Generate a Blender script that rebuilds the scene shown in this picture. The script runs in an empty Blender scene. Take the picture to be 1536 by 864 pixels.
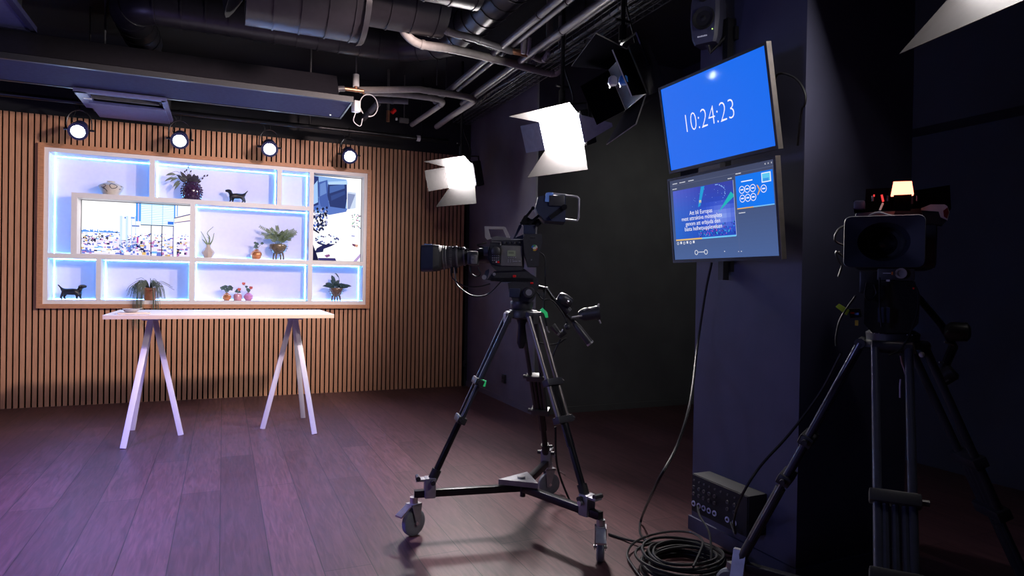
import bpy, bmesh, math, random
from math import sin, cos, pi, radians, sqrt
from mathutils import Vector as V, Matrix as Mx, Euler

random.seed(7)
SC = bpy.context.scene
COL = SC.collection
# ------------------------------------------------------------------ camera
F = 985.0; YAW = radians(23.73); PITCH = radians(-.47); ROLL = radians(1.0); HC = 1.25
_A = V((sin(YAW)*cos(PITCH), cos(YAW)*cos(PITCH), sin(PITCH)))
_R0 = V((cos(YAW), -sin(YAW), 0)); _U0 = V((-sin(YAW)*sin(PITCH), -cos(YAW)*sin(PITCH), cos(PITCH)))
_R = _R0*cos(ROLL) + _U0*sin(ROLL); _U = -_R0*sin(ROLL) + _U0*cos(ROLL)
def ray(u, v): return _A + _R*((u-768)/F) + _U*((432-v)/F)
def atD(u, v, d): return V((0, 0, HC)) + ray(u, v)*d
def atX(u, v, x): r = ray(u, v); return V((0, 0, HC)) + r*(x/r.x)
def atY(u, v, y): r = ray(u, v); return V((0, 0, HC)) + r*(y/r.y)
def atZ(u, v, z): r = ray(u, v); return V((0, 0, HC)) + r*((z-HC)/r.z)
cd = bpy.data.cameras.new('camera'); cam = bpy.data.objects.new('camera', cd); COL.objects.link(cam)
cd.sensor_width = 36; cd.lens = F/1536*36; cd.clip_start = .05
cam.matrix_world = Mx(((_R.x, _U.x, -_A.x, 0), (_R.y, _U.y, -_A.y, 0), (_R.z, _U.z, -_A.z, HC), (0, 0, 0, 1)))
SC.camera = cam
SC.view_settings.view_transform = 'Standard'
SC.view_settings.look = 'None'
SC.view_settings.exposure = 0
SC.cycles.max_bounces = 6
SC.cycles.sample_clamp_indirect = 4

# --------------------------------------------------------------- materials
def mat(name, col, rough=.5, metal=0., var=.12, scale=30, bump=0., emit=None, estr=0., trans=0., coat=0., spec=.5, stretch=(1, 1, 1)):
    m = bpy.data.materials.new(name); m.use_nodes = True
    nt = m.node_tree; b = nt.nodes['Principled BSDF']
    tc = nt.nodes.new('ShaderNodeTexCoord'); mp = nt.nodes.new('ShaderNodeMapping'); mp.inputs['Scale'].default_value = stretch
    n = nt.nodes.new('ShaderNodeTexNoise'); n.inputs['Scale'].default_value = scale; n.inputs['Detail'].default_value = 5
    nt.links.new(tc.outputs['Object'], mp.inputs['Vector']); nt.links.new(mp.outputs[0], n.inputs['Vector'])
    r = nt.nodes.new('ShaderNodeValToRGB')
    r.color_ramp.elements[0].position = .3; r.color_ramp.elements[1].position = .7
    r.color_ramp.elements[0].color = tuple(max(0, c*(1-var)) for c in col) + (1,)
    r.color_ramp.elements[1].color = tuple(min(1, c*(1+var)) for c in col) + (1,)
    nt.links.new(n.outputs['Fac'], r.inputs['Fac']); nt.links.new(r.outputs['Color'], b.inputs['Base Color'])
    b.inputs['Roughness'].default_value = rough; b.inputs['Metallic'].default_value = metal
    b.inputs['Specular IOR Level'].default_value = spec
    if trans: b.inputs['Transmission Weight'].default_value = trans
    if coat: b.inputs['Coat Weight'].default_value = coat; b.inputs['Coat Roughness'].default_value = .08
    if emit: b.inputs['Emission Color'].default_value = tuple(emit)+(1,); b.inputs['Emission Strength'].default_value = estr
    if bump:
        bp = nt.nodes.new('ShaderNodeBump'); bp.inputs['Strength'].default_value = bump; bp.inputs['Distance'].default_value = .01
        nt.links.new(n.outputs['Fac'], bp.inputs['Height']); nt.links.new(bp.outputs[0], b.inputs['Normal'])
    return m
_em = {}
def em(c, s=1.):
    k = (tuple(round(x, 3) for x in c), round(s, 3))
    if k not in _em:
        m = mat('glow', tuple(x*.03 for x in c), .5, emit=c, estr=s, var=0, spec=.08); _em[k] = m
    return _em[k]
def srgb(*c): return tuple(((x/255)/12.92 if x/255 < .04045 else ((x/255+.055)/1.055)**2.4) for x in c)

def floor_mat():
    m = mat('dark_oak_planks', (.05, .03, .03), .42); nt = m.node_tree; b = nt.nodes['Principled BSDF']
    tc = nt.nodes.new('ShaderNodeTexCoord'); mp = nt.nodes.new('ShaderNodeMapping'); mp.inputs['Rotation'].default_value = (0, 0, pi/2)
    br = nt.nodes.new('ShaderNodeTexBrick'); br.offset = .37; br.inputs['Scale'].default_value = 1
    br.inputs['Brick Width'].default_value = 2.1; br.inputs['Row Height'].default_value = .205
    br.inputs['Mortar Size'].default_value = .0024; br.inputs['Mortar Smooth'].default_value = .3
    br.inputs['Color1'].default_value = (.062, .026, .031, 1); br.inputs['Color2'].default_value = (.100, .044, .050, 1)
    br.inputs['Mortar'].default_value = (.012, .006, .007, 1)
    nt.links.new(tc.outputs['Object'], mp.inputs[0]); nt.links.new(mp.outputs[0], br.inputs['Vector'])
    ms = nt.nodes.new('ShaderNodeMapping'); ms.inputs['Scale'].default_value = (9, .8, 1)
    ns = nt.nodes.new('ShaderNodeTexNoise'); ns.inputs['Scale'].default_value = 5; ns.inputs['Detail'].default_value = 7; ns.inputs['Distortion'].default_value = 1.2
    nt.links.new(tc.outputs['Object'], ms.inputs[0]); nt.links.new(ms.outputs[0], ns.inputs['Vector'])
    mr = nt.nodes.new('ShaderNodeMapRange'); mr.inputs[1].default_value = .3; mr.inputs[2].default_value = .7; mr.inputs[3].default_value = .6; mr.inputs[4].default_value = 1.3
    nt.links.new(ns.outputs['Fac'], mr.inputs[0])
    mx = nt.nodes.new('ShaderNodeMix'); mx.data_type = 'RGBA'; mx.blend_type = 'MULTIPLY'; mx.inputs[0].default_value = 1
    nt.links.new(br.outputs['Color'], mx.inputs[6]); nt.links.new(mr.outputs[0], mx.inputs[7]); nt.links.new(mx.outputs[2], b.inputs['Base Color'])
    bp = nt.nodes.new('ShaderNodeBump'); bp.inputs['Strength'].default_value = .12; bp.inputs['Distance'].default_value = .004
    nt.links.new(ns.outputs['Fac'], bp.inputs['Height']); nt.links.new(bp.outputs[0], b.inputs['Normal'])
    b.inputs['Roughness'].default_value = .44; b.inputs['Specular IOR Level'].default_value = .35
    return m

BLK = mat('black_paint', (.014, .014, .017), .75, scale=6)
SIDEW = mat('charcoal_blue_wall_paint', (.115, .10, .135), .7, scale=4)
FARW = mat('charcoal_wall_paint', (.12, .124, .118), .7, scale=4)
RIGHTW = mat('midnight_wall_paint', (.018, .022, .045), .8, scale=4)
PILL = mat('navy_pillar_paint', (.062, .064, .115), .65, scale=5)
CEIL = mat('black_ceiling_paint', (.010, .011, .016), .85, scale=5)
FLOOR = floor_mat()
SLAT = mat('oak_slat', (.53, .275, .155), .55, var=.16, scale=6, stretch=(30, 30, 1.2))
FELT = mat('black_felt', (.003, .003, .003), 1., spec=.1)
OAK = mat('oak_frame', (.50, .235, .12), .5, var=.15, scale=8, stretch=(3, 12, 12))
WHITE = mat('white_laminate', (.78, .76, .77), .45, var=.02)
BACKP = mat('white_niche_back_glow', (.80, .765, .78), .6, var=.02, emit=(.085, .27, 1.0), estr=.34)  # even blue emission stands in for the LED glow across the panel
BIRCH = mat('birch_edge', (.70, .55, .42), .5, var=.1, scale=20, stretch=(1, 1, 20))
TWHITE = mat('white_steel', (.72, .70, .71), .4, var=.02)
BPL = mat('black_plastic', (.028, .028, .032), .42, scale=80)
BPLM = mat('matt_black_plastic', (.02, .02, .023), .65, scale=80)
BRUB = mat('black_rubber', (.012, .012, .013), .6)
BMET = mat('black_anodised_metal', (.03, .03, .034), .32, metal=.7)
GPL = mat('dark_grey_plastic', (.12, .115, .115), .45)
NAVYPL = mat('blue_black_plastic', (.02, .026, .055), .4)
CARB = mat('carbon_tube', (.045, .047, .062), .28, metal=.35, coat=.4)
SILV = mat('silver_metal', (.55, .55, .57), .3, metal=.9)
CAST = mat('cast_grey_metal', (.30, .30, .33), .42, metal=.5)
GRUB = mat('grey_rubber_wheel', (.16, .18, .21), .55)
GREEN = mat('green_tape', (.03, .50, .16), .5, emit=(.03, .5, .16), estr=.35)  # slight emission brightens the tape, which is no light source
LIME = mat('lime_tape', (.40, .55, .05), .5)
BLUET = mat('blue_tape', (.12, .25, .60), .5)
RED = mat('red_button', (.7, .01, .01), .4)
CABLE = mat('black_cable', (.010, .010, .012), .5, spec=.3)
PIPE = mat('grey_pipe_lagging', (.30, .275, .26), .6, scale=25, bump=.05)
DPIPE = mat('dark_pipe_paint', (.10, .095, .105), .42)
DUCT = mat('charcoal_duct_metal', (.022, .020, .026), .36, metal=.2)
BEAMM = mat('blue_black_panel', (.036, .036, .095), .85, spec=.15)
CASSM = mat('violet_grey_panel', (.095, .10, .24), .5)
DOORM = mat('barn_door_lamp_lit', (.022, .020, .020), .6, spec=.2)  # door faces in the lamp's beam, darkened to hold back its glare
DOORG = mat('barn_door_room_lit', (.17, .18, .26), .55)  # same doors turned out of the beam, bluish room light in the colour
DOORX = mat('shade_black', (.002, .002, .003), 1., spec=0.)  # near black so lamp and tally light stay off: shade in the colour
EDGE = mat('door_edge_highlight', (.35, .34, .33), .5, metal=.3)  # light caught on the unlit lamp's door edges, put into the colour
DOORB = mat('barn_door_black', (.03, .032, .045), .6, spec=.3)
TRAYM = mat('tray_wire', (.10, .10, .11), .4, metal=.6)

# ----------------------------------------------------------------- builder
WM = {}
class MB:
    def __init__(s, parent=None):
        s.bm = bmesh.new(); s.mats = []; s.cur = 0; s.X = None
    def m(s, mt):
        if mt not in s.mats: s.mats.append(mt)
        s.cur = s.mats.index(mt); return s
    def _f(s, vs):
        try:
            f = s.bm.faces.new(vs); f.material_index = s.cur; return f
        except ValueError: return None
    def _v(s, p): return s.bm.verts.new(V(p) if s.X is None else s.X @ V(p))
    def box(s, c, sz, rot=None, bev=0.):
        c = V(c); R = rot.to_3x3() if rot is not None else Mx.Identity(3)
        hx, hy, hz = [x/2 for x in sz]
        vs = [s._v(c + R @ V((sx*hx, sy*hy, sz_*hz))) for sx in (-1, 1) for sy in (-1, 1) for sz_ in (-1, 1)]
        fs = [s._f([vs[i] for i in q]) for q in ((0, 1, 3, 2), (4, 6, 7, 5), (0, 4, 5, 1), (2, 3, 7, 6), (0, 2, 6, 4), (1, 5, 7, 3))]
        if bev:
            es = list({e for f in fs if f for e in f.edges})
            r = bmesh.ops.bevel(s.bm, geom=es, offset=min(bev, .49*min(sz)), segments=2, affect='EDGES', profile=.6)
            for f in r['faces']: f.material_index = s.cur
        return s
    def bb(s, lo, hi, bev=0.):
        lo, hi = V(lo), V(hi); return s.box((lo+hi)/2, [abs(x) for x in (hi-lo)], None, bev)
    def tube(s, pts, r, seg=8, closed=False, caps=True):
        pts = [V(p) for p in pts]; n = len(pts)
        if n < 2: return s
        rs = r if isinstance(r, (list, tuple)) else [r]*n
        rings = []; prev = None
        for i, p in enumerate(pts):
            if closed: t = pts[(i+1) % n]-pts[i-1]
            elif i == 0: t = pts[1]-p
            elif i == n-1: t = p-pts[-2]
            else: t = (pts[i+1]-p).normalized() + (p-pts[i-1]).normalized()
            if t.length < 1e-9: t = V((0, 0, 1))
            t.normalize()
            if prev is None:
                a = V((0, 0, 1)) if abs(t.z) < .9 else V((1, 0, 0))
                x = t.cross(a).normalized()
            else:
                x = prev - t*prev.dot(t)
                x = x.normalized() if x.length > 1e-6 else t.orthogonal().normalized()
            prev = x; y = t.cross(x)
            rings.append([s._v(p + (x*cos(2*pi*k/seg)+y*sin(2*pi*k/seg))*rs[i]) for k in range(seg)])
        for i in range(n if closed else n-1):
            a, b = rings[i], rings[(i+1) % n]
            for k in range(seg): s._f([a[k], a[(k+1) % seg], b[(k+1) % seg], b[k]])
        if caps and not closed: s._f(rings[0][::-1]); s._f(rings[-1])
        return s
    def cyl(s, a, b, r0, r1=None, seg=14): return s.tube([a, b], [r0, r0 if r1 is None else r1], seg)
    def lathe(s, prof, o, ax=(0, 0, 1), seg=24, caps=True, sx=1.):
        o = V(o); ax = V(ax).normalized(); x = ax.orthogonal().normalized()
        if abs(ax.z) > .99: x = V((1, 0, 0))
        y = ax.cross(x); rings = []
        for r, h in prof:
            r = max(r, 1e-4)
            rings.append([s._v(o + ax*h + x*(r*cos(2*pi*k/seg)*sx) + y*(r*sin(2*pi*k/seg))) for k in range(seg)])
        for a, b in zip(rings, rings[1:]):
            for k in range(seg): s._f([a[k], a[(k+1) % seg], b[(k+1) % seg], b[k]])
        if caps: s._f(rings[0][::-1]); s._f(rings[-1])
        return s
    def ball(s, c, r, seg=12, sc=(1, 1, 1)):
        c = V(c); n = seg//2; prev = None
        rings = [[s._v(c + V((r*sin(pi*i/n)*cos(2*pi*k/seg)*sc[0], r*sin(pi*i/n)*sin(2*pi*k/seg)*sc[1], r*cos(pi*i/n)*sc[2]))) for k in range(seg)] if 0 < i < n else
                 [s._v(c + V((0, 0, r*(1 if i == 0 else -1)*sc[2])))] for i in range(n+1)]
        for a, b in zip(rings, rings[1:]):
            for k in range(seg):
                k2 = (k+1) % seg
                if len(a) == 1: s._f([a[0], b[k], b[k2]])
                elif len(b) == 1: s._f([a[k], b[0], a[k2]])
                else: s._f([a[k], b[k], b[k2], a[k2]])
        return s
    def poly(s, pts): s._f([s._v(p) for p in pts]); return s
    def prism(s, pts, d):
        d = V(d); a = [s._v(p) for p in pts]; b = [s._v(V(p)+d) for p in pts]
        s._f(a[::-1]); s._f(b); n = len(a)
        for i in range(n): s._f([a[i], a[(i+1) % n], b[(i+1) % n], b[i]])
        return s
    def leaf(s, base, tip, w, up=(0, 0, 1), droop=0., n=4, curl=.0):
        base, tip = V(base), V(tip); d = tip-base; sd = d.cross(V(up))
        if sd.length < 1e-6: sd = d.orthogonal()
        sd.normalize(); prev = None
        for i in range(n+1):
            t = i/n; p = base + d*t + V((0, 0, 1))*(4*droop*t*(1-t))
            ww = w*max(.06, sin(pi*min(1, t*.92+.06)))
            q = (s._v(p - sd*ww/2), s._v(p + sd*ww/2))
            if prev: s._f([prev[0], prev[1], q[1], q[0]])
            prev = q
        return s
    def text(s, txt, size, o, ux, uy, align='CENTER', thin=0., ys=1.):
        cu = bpy.data.curves.new('t', 'FONT'); cu.body = txt; cu.size = size; cu.align_x = align; cu.align_y = 'CENTER'
        cu.resolution_u = 3; cu.offset = thin
        ob = bpy.data.objects.new('t', cu); COL.objects.link(ob)
        dg = bpy.context.evaluated_depsgraph_get(); me = bpy.data.meshes.new_from_object(ob.evaluated_get(dg))
        o, ux, uy = V(o), V(ux), V(uy)
        vs = [s._v(o + ux*v.co.x + uy*v.co.y*ys) for v in me.vertices]
        for p in me.polygons: s._f([vs[i] for i in p.vertices])
        bpy.data.objects.remove(ob); bpy.data.curves.remove(cu); bpy.data.meshes.remove(me)
        return s
    def build(s, name, parent=None, world=True, origin=None, smooth=38, recalc=True):
        M = Mx.Identity(4)
        if parent is not None: M = WM[parent.name]
        elif origin is not None: M = Mx.Translation(V(origin))
        if world: bmesh.ops.transform(s.bm, matrix=M.inverted(), verts=s.bm.verts)
        if recalc: bmesh.ops.recalc_face_normals(s.bm, faces=s.bm.faces)
        me = bpy.data.meshes.new(name); s.bm.to_mesh(me); s.bm.free()
        for mt in s.mats: me.materials.append(mt)
        if smooth:
            me.shade_smooth(); me.set_sharp_from_angle(angle=radians(smooth))
        o = bpy.data.objects.new(name, me); COL.objects.link(o)
        if parent is not None: o.parent = parent
        else: o.matrix_world = M
        WM[o.name] = M.copy()
        return o
def tag(o, label, cat, group=None, kind=None):
    o['label'] = label; o['category'] = cat
    if group: o['group'] = group
    if kind: o['kind'] = kind
    return o
def thing(name, label, cat, loc, rot=None, group=None):
    o = bpy.data.objects.new(name, None); COL.objects.link(o); o.empty_display_size = .05
    M = Mx.Translation(V(loc)) @ (rot if rot is not None else Mx.Identity(4)); o.matrix_world = M
    WM[o.name] = M.copy(); return tag(o, label, cat, group)
def struct(mb, name):
    o = mb.build(name); o['kind'] = 'structure'; return o
def kids(o): return [c for c in bpy.data.objects if c.parent == o]
def dup(root, loc, label, rot=None):
    def cp(o, par):
        c = o.copy(); COL.objects.link(c)
        if par is not None: c.parent = par
        for k in kids(o): cp(k, c)
        return c
    r = cp(root, None); r.matrix_world = Mx.Translation(V(loc)) @ (rot if rot is not None else Mx.Identity(4)); r['label'] = label
    WM[r.name] = r.matrix_world.copy(); return r
def smoothpts(pts, n=6):
    pts = [V(p) for p in pts]; out = []
    P = [2*pts[0]-pts[1]] + pts + [2*pts[-1]-pts[-2]]
    for i in range(1, len(P)-2):
        a, b, c, d = P[i-1:i+3]
        for k in range(n):
            t = k/n
            out.append(.5*((2*b) + (c-a)*t + (2*a-5*b+4*c-d)*t*t + (3*b-a-3*c+d)*t**3))
    return out + [pts[-1]]
RZ = lambda a: Mx.Rotation(a, 4, 'Z')
RX = lambda a: Mx.Rotation(a, 4, 'X')
CR = RZ(-YAW)                      # frame: x to the camera's right, y away from it

# ================================================================= SETTING
YW = 7.43; CH = 3.5
struct(MB().m(FLOOR).bb((-4.2, -2.5, -.1), (6.2, 9.2, 0)), 'floor')
struct(MB().m(CEIL).bb((-4.2, -2.5, CH), (6.2, 9.2, CH+.1)), 'ceiling')
OX0, OX1, OZ0, OZ1 = -1.55, 1.465, .97, 2.445
b = MB().m(FELT)
b.bb((-4.2, YW+.02, 0), (OX0, YW+.04, 2.75)); b.bb((OX1, YW+.02, 0), (2.66, YW+.04, 2.75))
b.bb((OX0, YW+.02, 0), (OX1, YW+.04, OZ0)); b.bb((OX0, YW+.02, OZ1), (OX1, YW+.04, 2.75))
b.m(BLK).bb((-4.2, YW+.02, 2.75), (2.72, YW+.05, CH)); b.bb((2.64, YW+.02, 0), (2.72, YW+.05, 2.75))
b.m(SLAT); x = -4.15
while x < 2.62:
    x1 = x+.0335
    if x1 > -1.59 and x < 1.50:
        b.bb((x, YW, 0), (x1, YW+.02, .94)); b.bb((x, YW, 2.47), (x1, YW+.02, 2.75))
    else: b.bb((x, YW, 0), (x1, YW+.02, 2.75))
    x += .0485
o = struct(b, 'wall_back'); 
struct(MB().m(SIDEW).bb((2.70, 5.62, 0), (2.80, 7.5, CH)), 'wall_side')
struct(MB().m(FARW).bb((2.70, 5.58, 0), (6.2, 5.62, CH)), 'wall_far')
struct(MB().m(RIGHTW).bb((4.6, -2.5, 0), (4.7, 5.58, CH)), 'wall_right')
struct(MB().m(RIGHTW).bb((4.35, -2.5, 2.36), (4.6, 5.58, CH)), 'trim_1')
struct(MB().m(SIDEW).bb((2.688, 5.60, 0), (2.70, 7.45, .055)), 'baseboard_side')
struct(MB().m(FARW).bb((2.70, 5.566, 0), (4.6, 5.58, .06)), 'baseboard_far')
PX0, PX1, PY0, PY1 = 2.217, 2.886, 2.03, 2.70
struct(MB().m(PILL).bb((PX0, PY0, 0), (PX1, PY1, CH)), 'wall_pillar')
struct(MB().m(PILL).bb((PX0-.012, PY0-.012, 0), (PX1, PY1+.012, .07)), 'baseboard_pillar')
# wall socket
t = thing('wall_socket', 'small black socket box low on the dark side wall', 'socket', (2.70, 6.29, .30))
MB().m(BPL).box((2.688, 6.29, .246), (.024, .075, .09), None, .006).build('cover', t)
MB().m(BRUB).box((2.674, 6.29, .262), (.006, .035, .03), None, .002).build('outlet', t)
t = thing('wall_switch', 'tiny black fitting at the right end of the slatted wall', 'switch', (2.66, 7.43, .27))
MB().m(BPL).box((2.652, 7.41, .27), (.03, .035, .07), None, .005).build('cover', t)
MB().m(BMET).cyl((2.652, 7.393, .27), (2.652, 7.37, .27), .009).build('lever', t)

# ============================================================ DISPLAY SHELF
sh = thing('display_shelf', 'large white niche shelf with oak frame set into the slatted wall', 'shelf', (-.045, YW, .95))
FY, BY = 7.405, 7.655
b = MB().m(OAK)
b.bb((-1.597, 7.388, .932), (1.506, YW+.03, .973)); b.bb((-1.597, 7.388, 2.443), (1.506, YW+.03, 2.482))
b.bb((-1.597, 7.388, .973), (-1.549, YW+.03, 2.443)); b.bb((1.464, 7.388, .973), (1.506, YW+.03, 2.443))
b.build('oak_frame', sh)
def board(name, x0, x1, z0, z1): MB().m(WHITE).bb((x0, FY, z0), (x1, BY, z1)).build(name, sh)
board('side_panel', -1.549, -1.513, .973, 2.443); board('side_panel', 1.428, 1.464, .973, 2.443)
board('top_panel', -1.513, 1.428, 2.404, 2.443); board('bottom_panel', -1.513, 1.428, .973, 1.010)
board('shelf_board', -1.513, 1.428, 1.407, 1.453)
board('shelf_board', -1.333, .842, 1.990, 2.037)
board('divider', -.684, -.638, 2.037, 2.404); board('divider', .511, .559, 2.037, 2.404); board('divider', .842, .886, 1.453, 2.404)
board('divider', -1.333, -1.285, 1.453, 1.990); board('divider', -.317, -.270, 1.453, 1.990)
board('divider', -1.125, -1.083, 1.010, 1.407); board('divider', -.320, -.267, 1.010, 1.407); board('divider', .838, .884, 1.010, 1.407)
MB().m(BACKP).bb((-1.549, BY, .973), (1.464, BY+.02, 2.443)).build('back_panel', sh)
LED = em((.09, .36, 1.0), 120.)
cells = [(-.638, .511, 2.037, 2.404), (.559, .842, 2.037, 2.404), (-.270, .842, 1.453, 1.990), (-1.513, -1.125, 1.010, 1.407),
         (-1.083, -.320, 1.010, 1.407), (-.267, .838, 1.010, 1.407), (.884, 1.428, 1.010, 1.407)]
w = .003
def ledpath(pts):
    b = MB().m(LED)
    for p, q in zip(pts, pts[1:]):
        b.bb((min(p[0], q[0])-w/2, BY-w, min(p[1], q[1])-w/2), (max(p[0], q[0])+w/2, BY-.0005, max(p[1], q[1])+w/2))
    b.build('led_strip', sh, smooth=0)
for (x0, x1, z0, z1) in cells:
    e = w/2+.0005
    ledpath([(x0+e, z0+e), (x1-e, z0+e), (x1-e, z1-e), (x0+e, z1-e), (x0+e, z0+e)])
e = w/2+.0005
ledpath([(-1.513+e, 1.453+e), (-1.333-e, 1.453+e), (-1.333-e, 2.037+e), (-.684-e, 2.037+e), (-.684-e, 2.404-e), (-1.513+e, 2.404-e), (-1.513+e, 1.453+e)])

# --- screens in the shelf
def tv(label, x0, x1, z0, z1, y, painter):
    t = thing('television', label, 'television', ((x0+x1)/2, y, z0))
    MB().m(BPL).bb((x0+.002, y, z0+.001), (x1-.002, y+.03, z1-.002)).build('casing', t)
    b = MB(); painter(b, x0+.006, x1-.006, z0+.006, z1-.006, y-.0015); b.build('screen', t, smooth=0, recalc=False)
def rq(b, mt, x0, x1, z0, z1, y):
    b.m(mt); b.poly([(x0, y, z0), (x1, y, z0), (x1, y, z1), (x0, y, z1)])
def pq(b, mt, pts, y):
    b.m(mt); b.poly([(p[0], y, p[1]) for p in pts])
def city(b, x0, x1, z0, z1, y):
    W, H = x1-x0, z1-z0; R = random.Random(3)
    em0 = globals()['em']; em = lambda c, s_=1.: em0(tuple(x**1.5 for x in c), s_)
    X = lambda p: x0+(p-105)/(1418-105)*W
    Z = lambda q, : z1-(q-60)/(755-60)*H
    rq(b, em((.97, .98, 1), 1.25), x0, x1, z0, z1, y)
    l = [0]
    def L(): l[0] += 1; return y-.00004*(l[0] % 40)-.0002
    rq(b, em((.90, .86, 1), 1.05), x0, x1, z0, Z(540), L())
    for i in range(420):
        px = R.uniform(105, 1400); q = R.uniform(455, 745)
        near = (q-455)/290; c = R.random()
        if c < .33: mt = em((.30, .38, .85), .9)
        elif c < .5: mt = em((.05, .05, .22), .7)
        elif c < .62: mt = em((.75, .40, .72), .9)
        elif c < .72: mt = em((.9, .68, .35), 1.)
        elif c < .8: mt = em((.35, .65, 1), 1.)
        else: mt = em((1, 1, 1), 1.25)
        ww = R.uniform(10, 46)*(.6+near); hh = R.uniform(3, 13)*(.6+near)
        rq(b, mt, max(x0, X(px-ww/2)), min(x1, X(px+ww/2)), max(z0, Z(q+hh)), Z(q-hh), L())
    for i in range(60):
        px = R.uniform(105, 440); q = R.uniform(505, 575)
        rq(b, em((.09, .07, .17), .6), X(px), X(px+R.uniform(4, 18)), Z(q+R.uniform(5, 22)), Z(q), L())
    for i in range(30):
        px = R.uniform(560, 720); q = R.uniform(500, 660); rq(b, em((.12, .20, .70), .8), X(px), X(px+R.uniform(5, 22)), Z(q+R.uniform(8, 28)), Z(q), L())
    for px in range(105, 540, 12): rq(b, em((.25, .5, .95), 1), X(px), X(px+12), Z(468), Z(445+R.uniform(-14, 12)), L())
    for i in range(9): rq(b, em((1, 1, 1), 1.3), X(150+R.uniform(0, 300)), X(470+R.uniform(0, 60)), Z(640+i*11), Z(634+i*11), L())
    yy = y-.0022
    rq(b, em((.62, .83, 1), 1.1), X(800), X(1212), Z(340), z1, yy)
    for q in range(80, 330, 24): rq(b, em((.93, .98, 1), 1.25), X(806), X(1206), Z(q+13), Z(q), yy-.0001)
    for px in (930, 1065): rq(b, em((.5, .75, 1), 1.), X(px), X(px+8), Z(335), z1, yy-.0002)
    rq(b, em((.20, .52, .98), 1), X(740), X(800), Z(300), z1, yy); rq(b, em((.8, .7, 1), 1.1), X(765), X(778), Z(300), z1, yy-.0001)
    rq(b, em((.15, .38, .95), .9), X(1133), X(1206), Z(325), Z(283), yy-.0003)
    rq(b, em((.04, .1, .3), .5), X(800), X(1212), Z(350), Z(340), yy-.0003)
    for px, c in ((925, (.05, .05, .2)), (1058, (.03, .05, .25)), (1200, (.15, .15, .75))): rq(b, em(c, .5), X(px), X(px+10), z0, Z(345), yy-.0003)
    rq(b, em((.2, .5, 1), 1), X(1212), X(1228), Z(300), z1, yy); rq(b, em((.3, .55, 1), 1), X(1246), X(1258), Z(210), z1, yy)
    rq(b, em((.97, .98, 1), 1.2), X(1210), X(1250), z0, Z(300), yy)
    pq(b, em((.98, .9, .85), 1.15), [(X(1215), Z(300)), (X(1415), Z(262)), (X(1415), Z(165)), (X(1215), Z(232))], yy-.0001)
    pq(b, em((.15, .12, .5), .6), [(X(1215), Z(240)), (X(1415), Z(178)), (X(1415), Z(165)), (X(1215), Z(228))], yy-.0002)
    pq(b, em((.3, .15, .6), .6), [(X(1215), Z(303)), (X(1415), Z(266)), (X(1415), Z(254)), (X(1215), Z(294))], yy-.0002)
    rq(b, em((.85, .94, 1), 1.2), X(552), X(640), Z(560), Z(235), yy)
    for px in (552, 568, 625, 640, 690, 735): rq(b, em((.45, .7, 1), 1), X(px), X(px+6), Z(690), Z(235), yy-.0001)
    rq(b, em((.3, .5, .95), 1), X(680), X(728), Z(268), Z(246), yy-.0001); rq(b, em((.2, .35, .8), .8), X(690), X(785), Z(372), Z(355), yy-.0001)
    rq(b, em((.15, .3, .85), .9), X(605), X(620), Z(270), Z(250), yy-.0002); rq(b, em((.78, .15, .6), .8), X(755), X(775), Z(590), Z(510), yy-.0002)
tv('landscape screen in the shelf showing a hazy city and glass towers', -1.285, -.317, 1.453, 1.990, 7.60, city)
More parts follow.
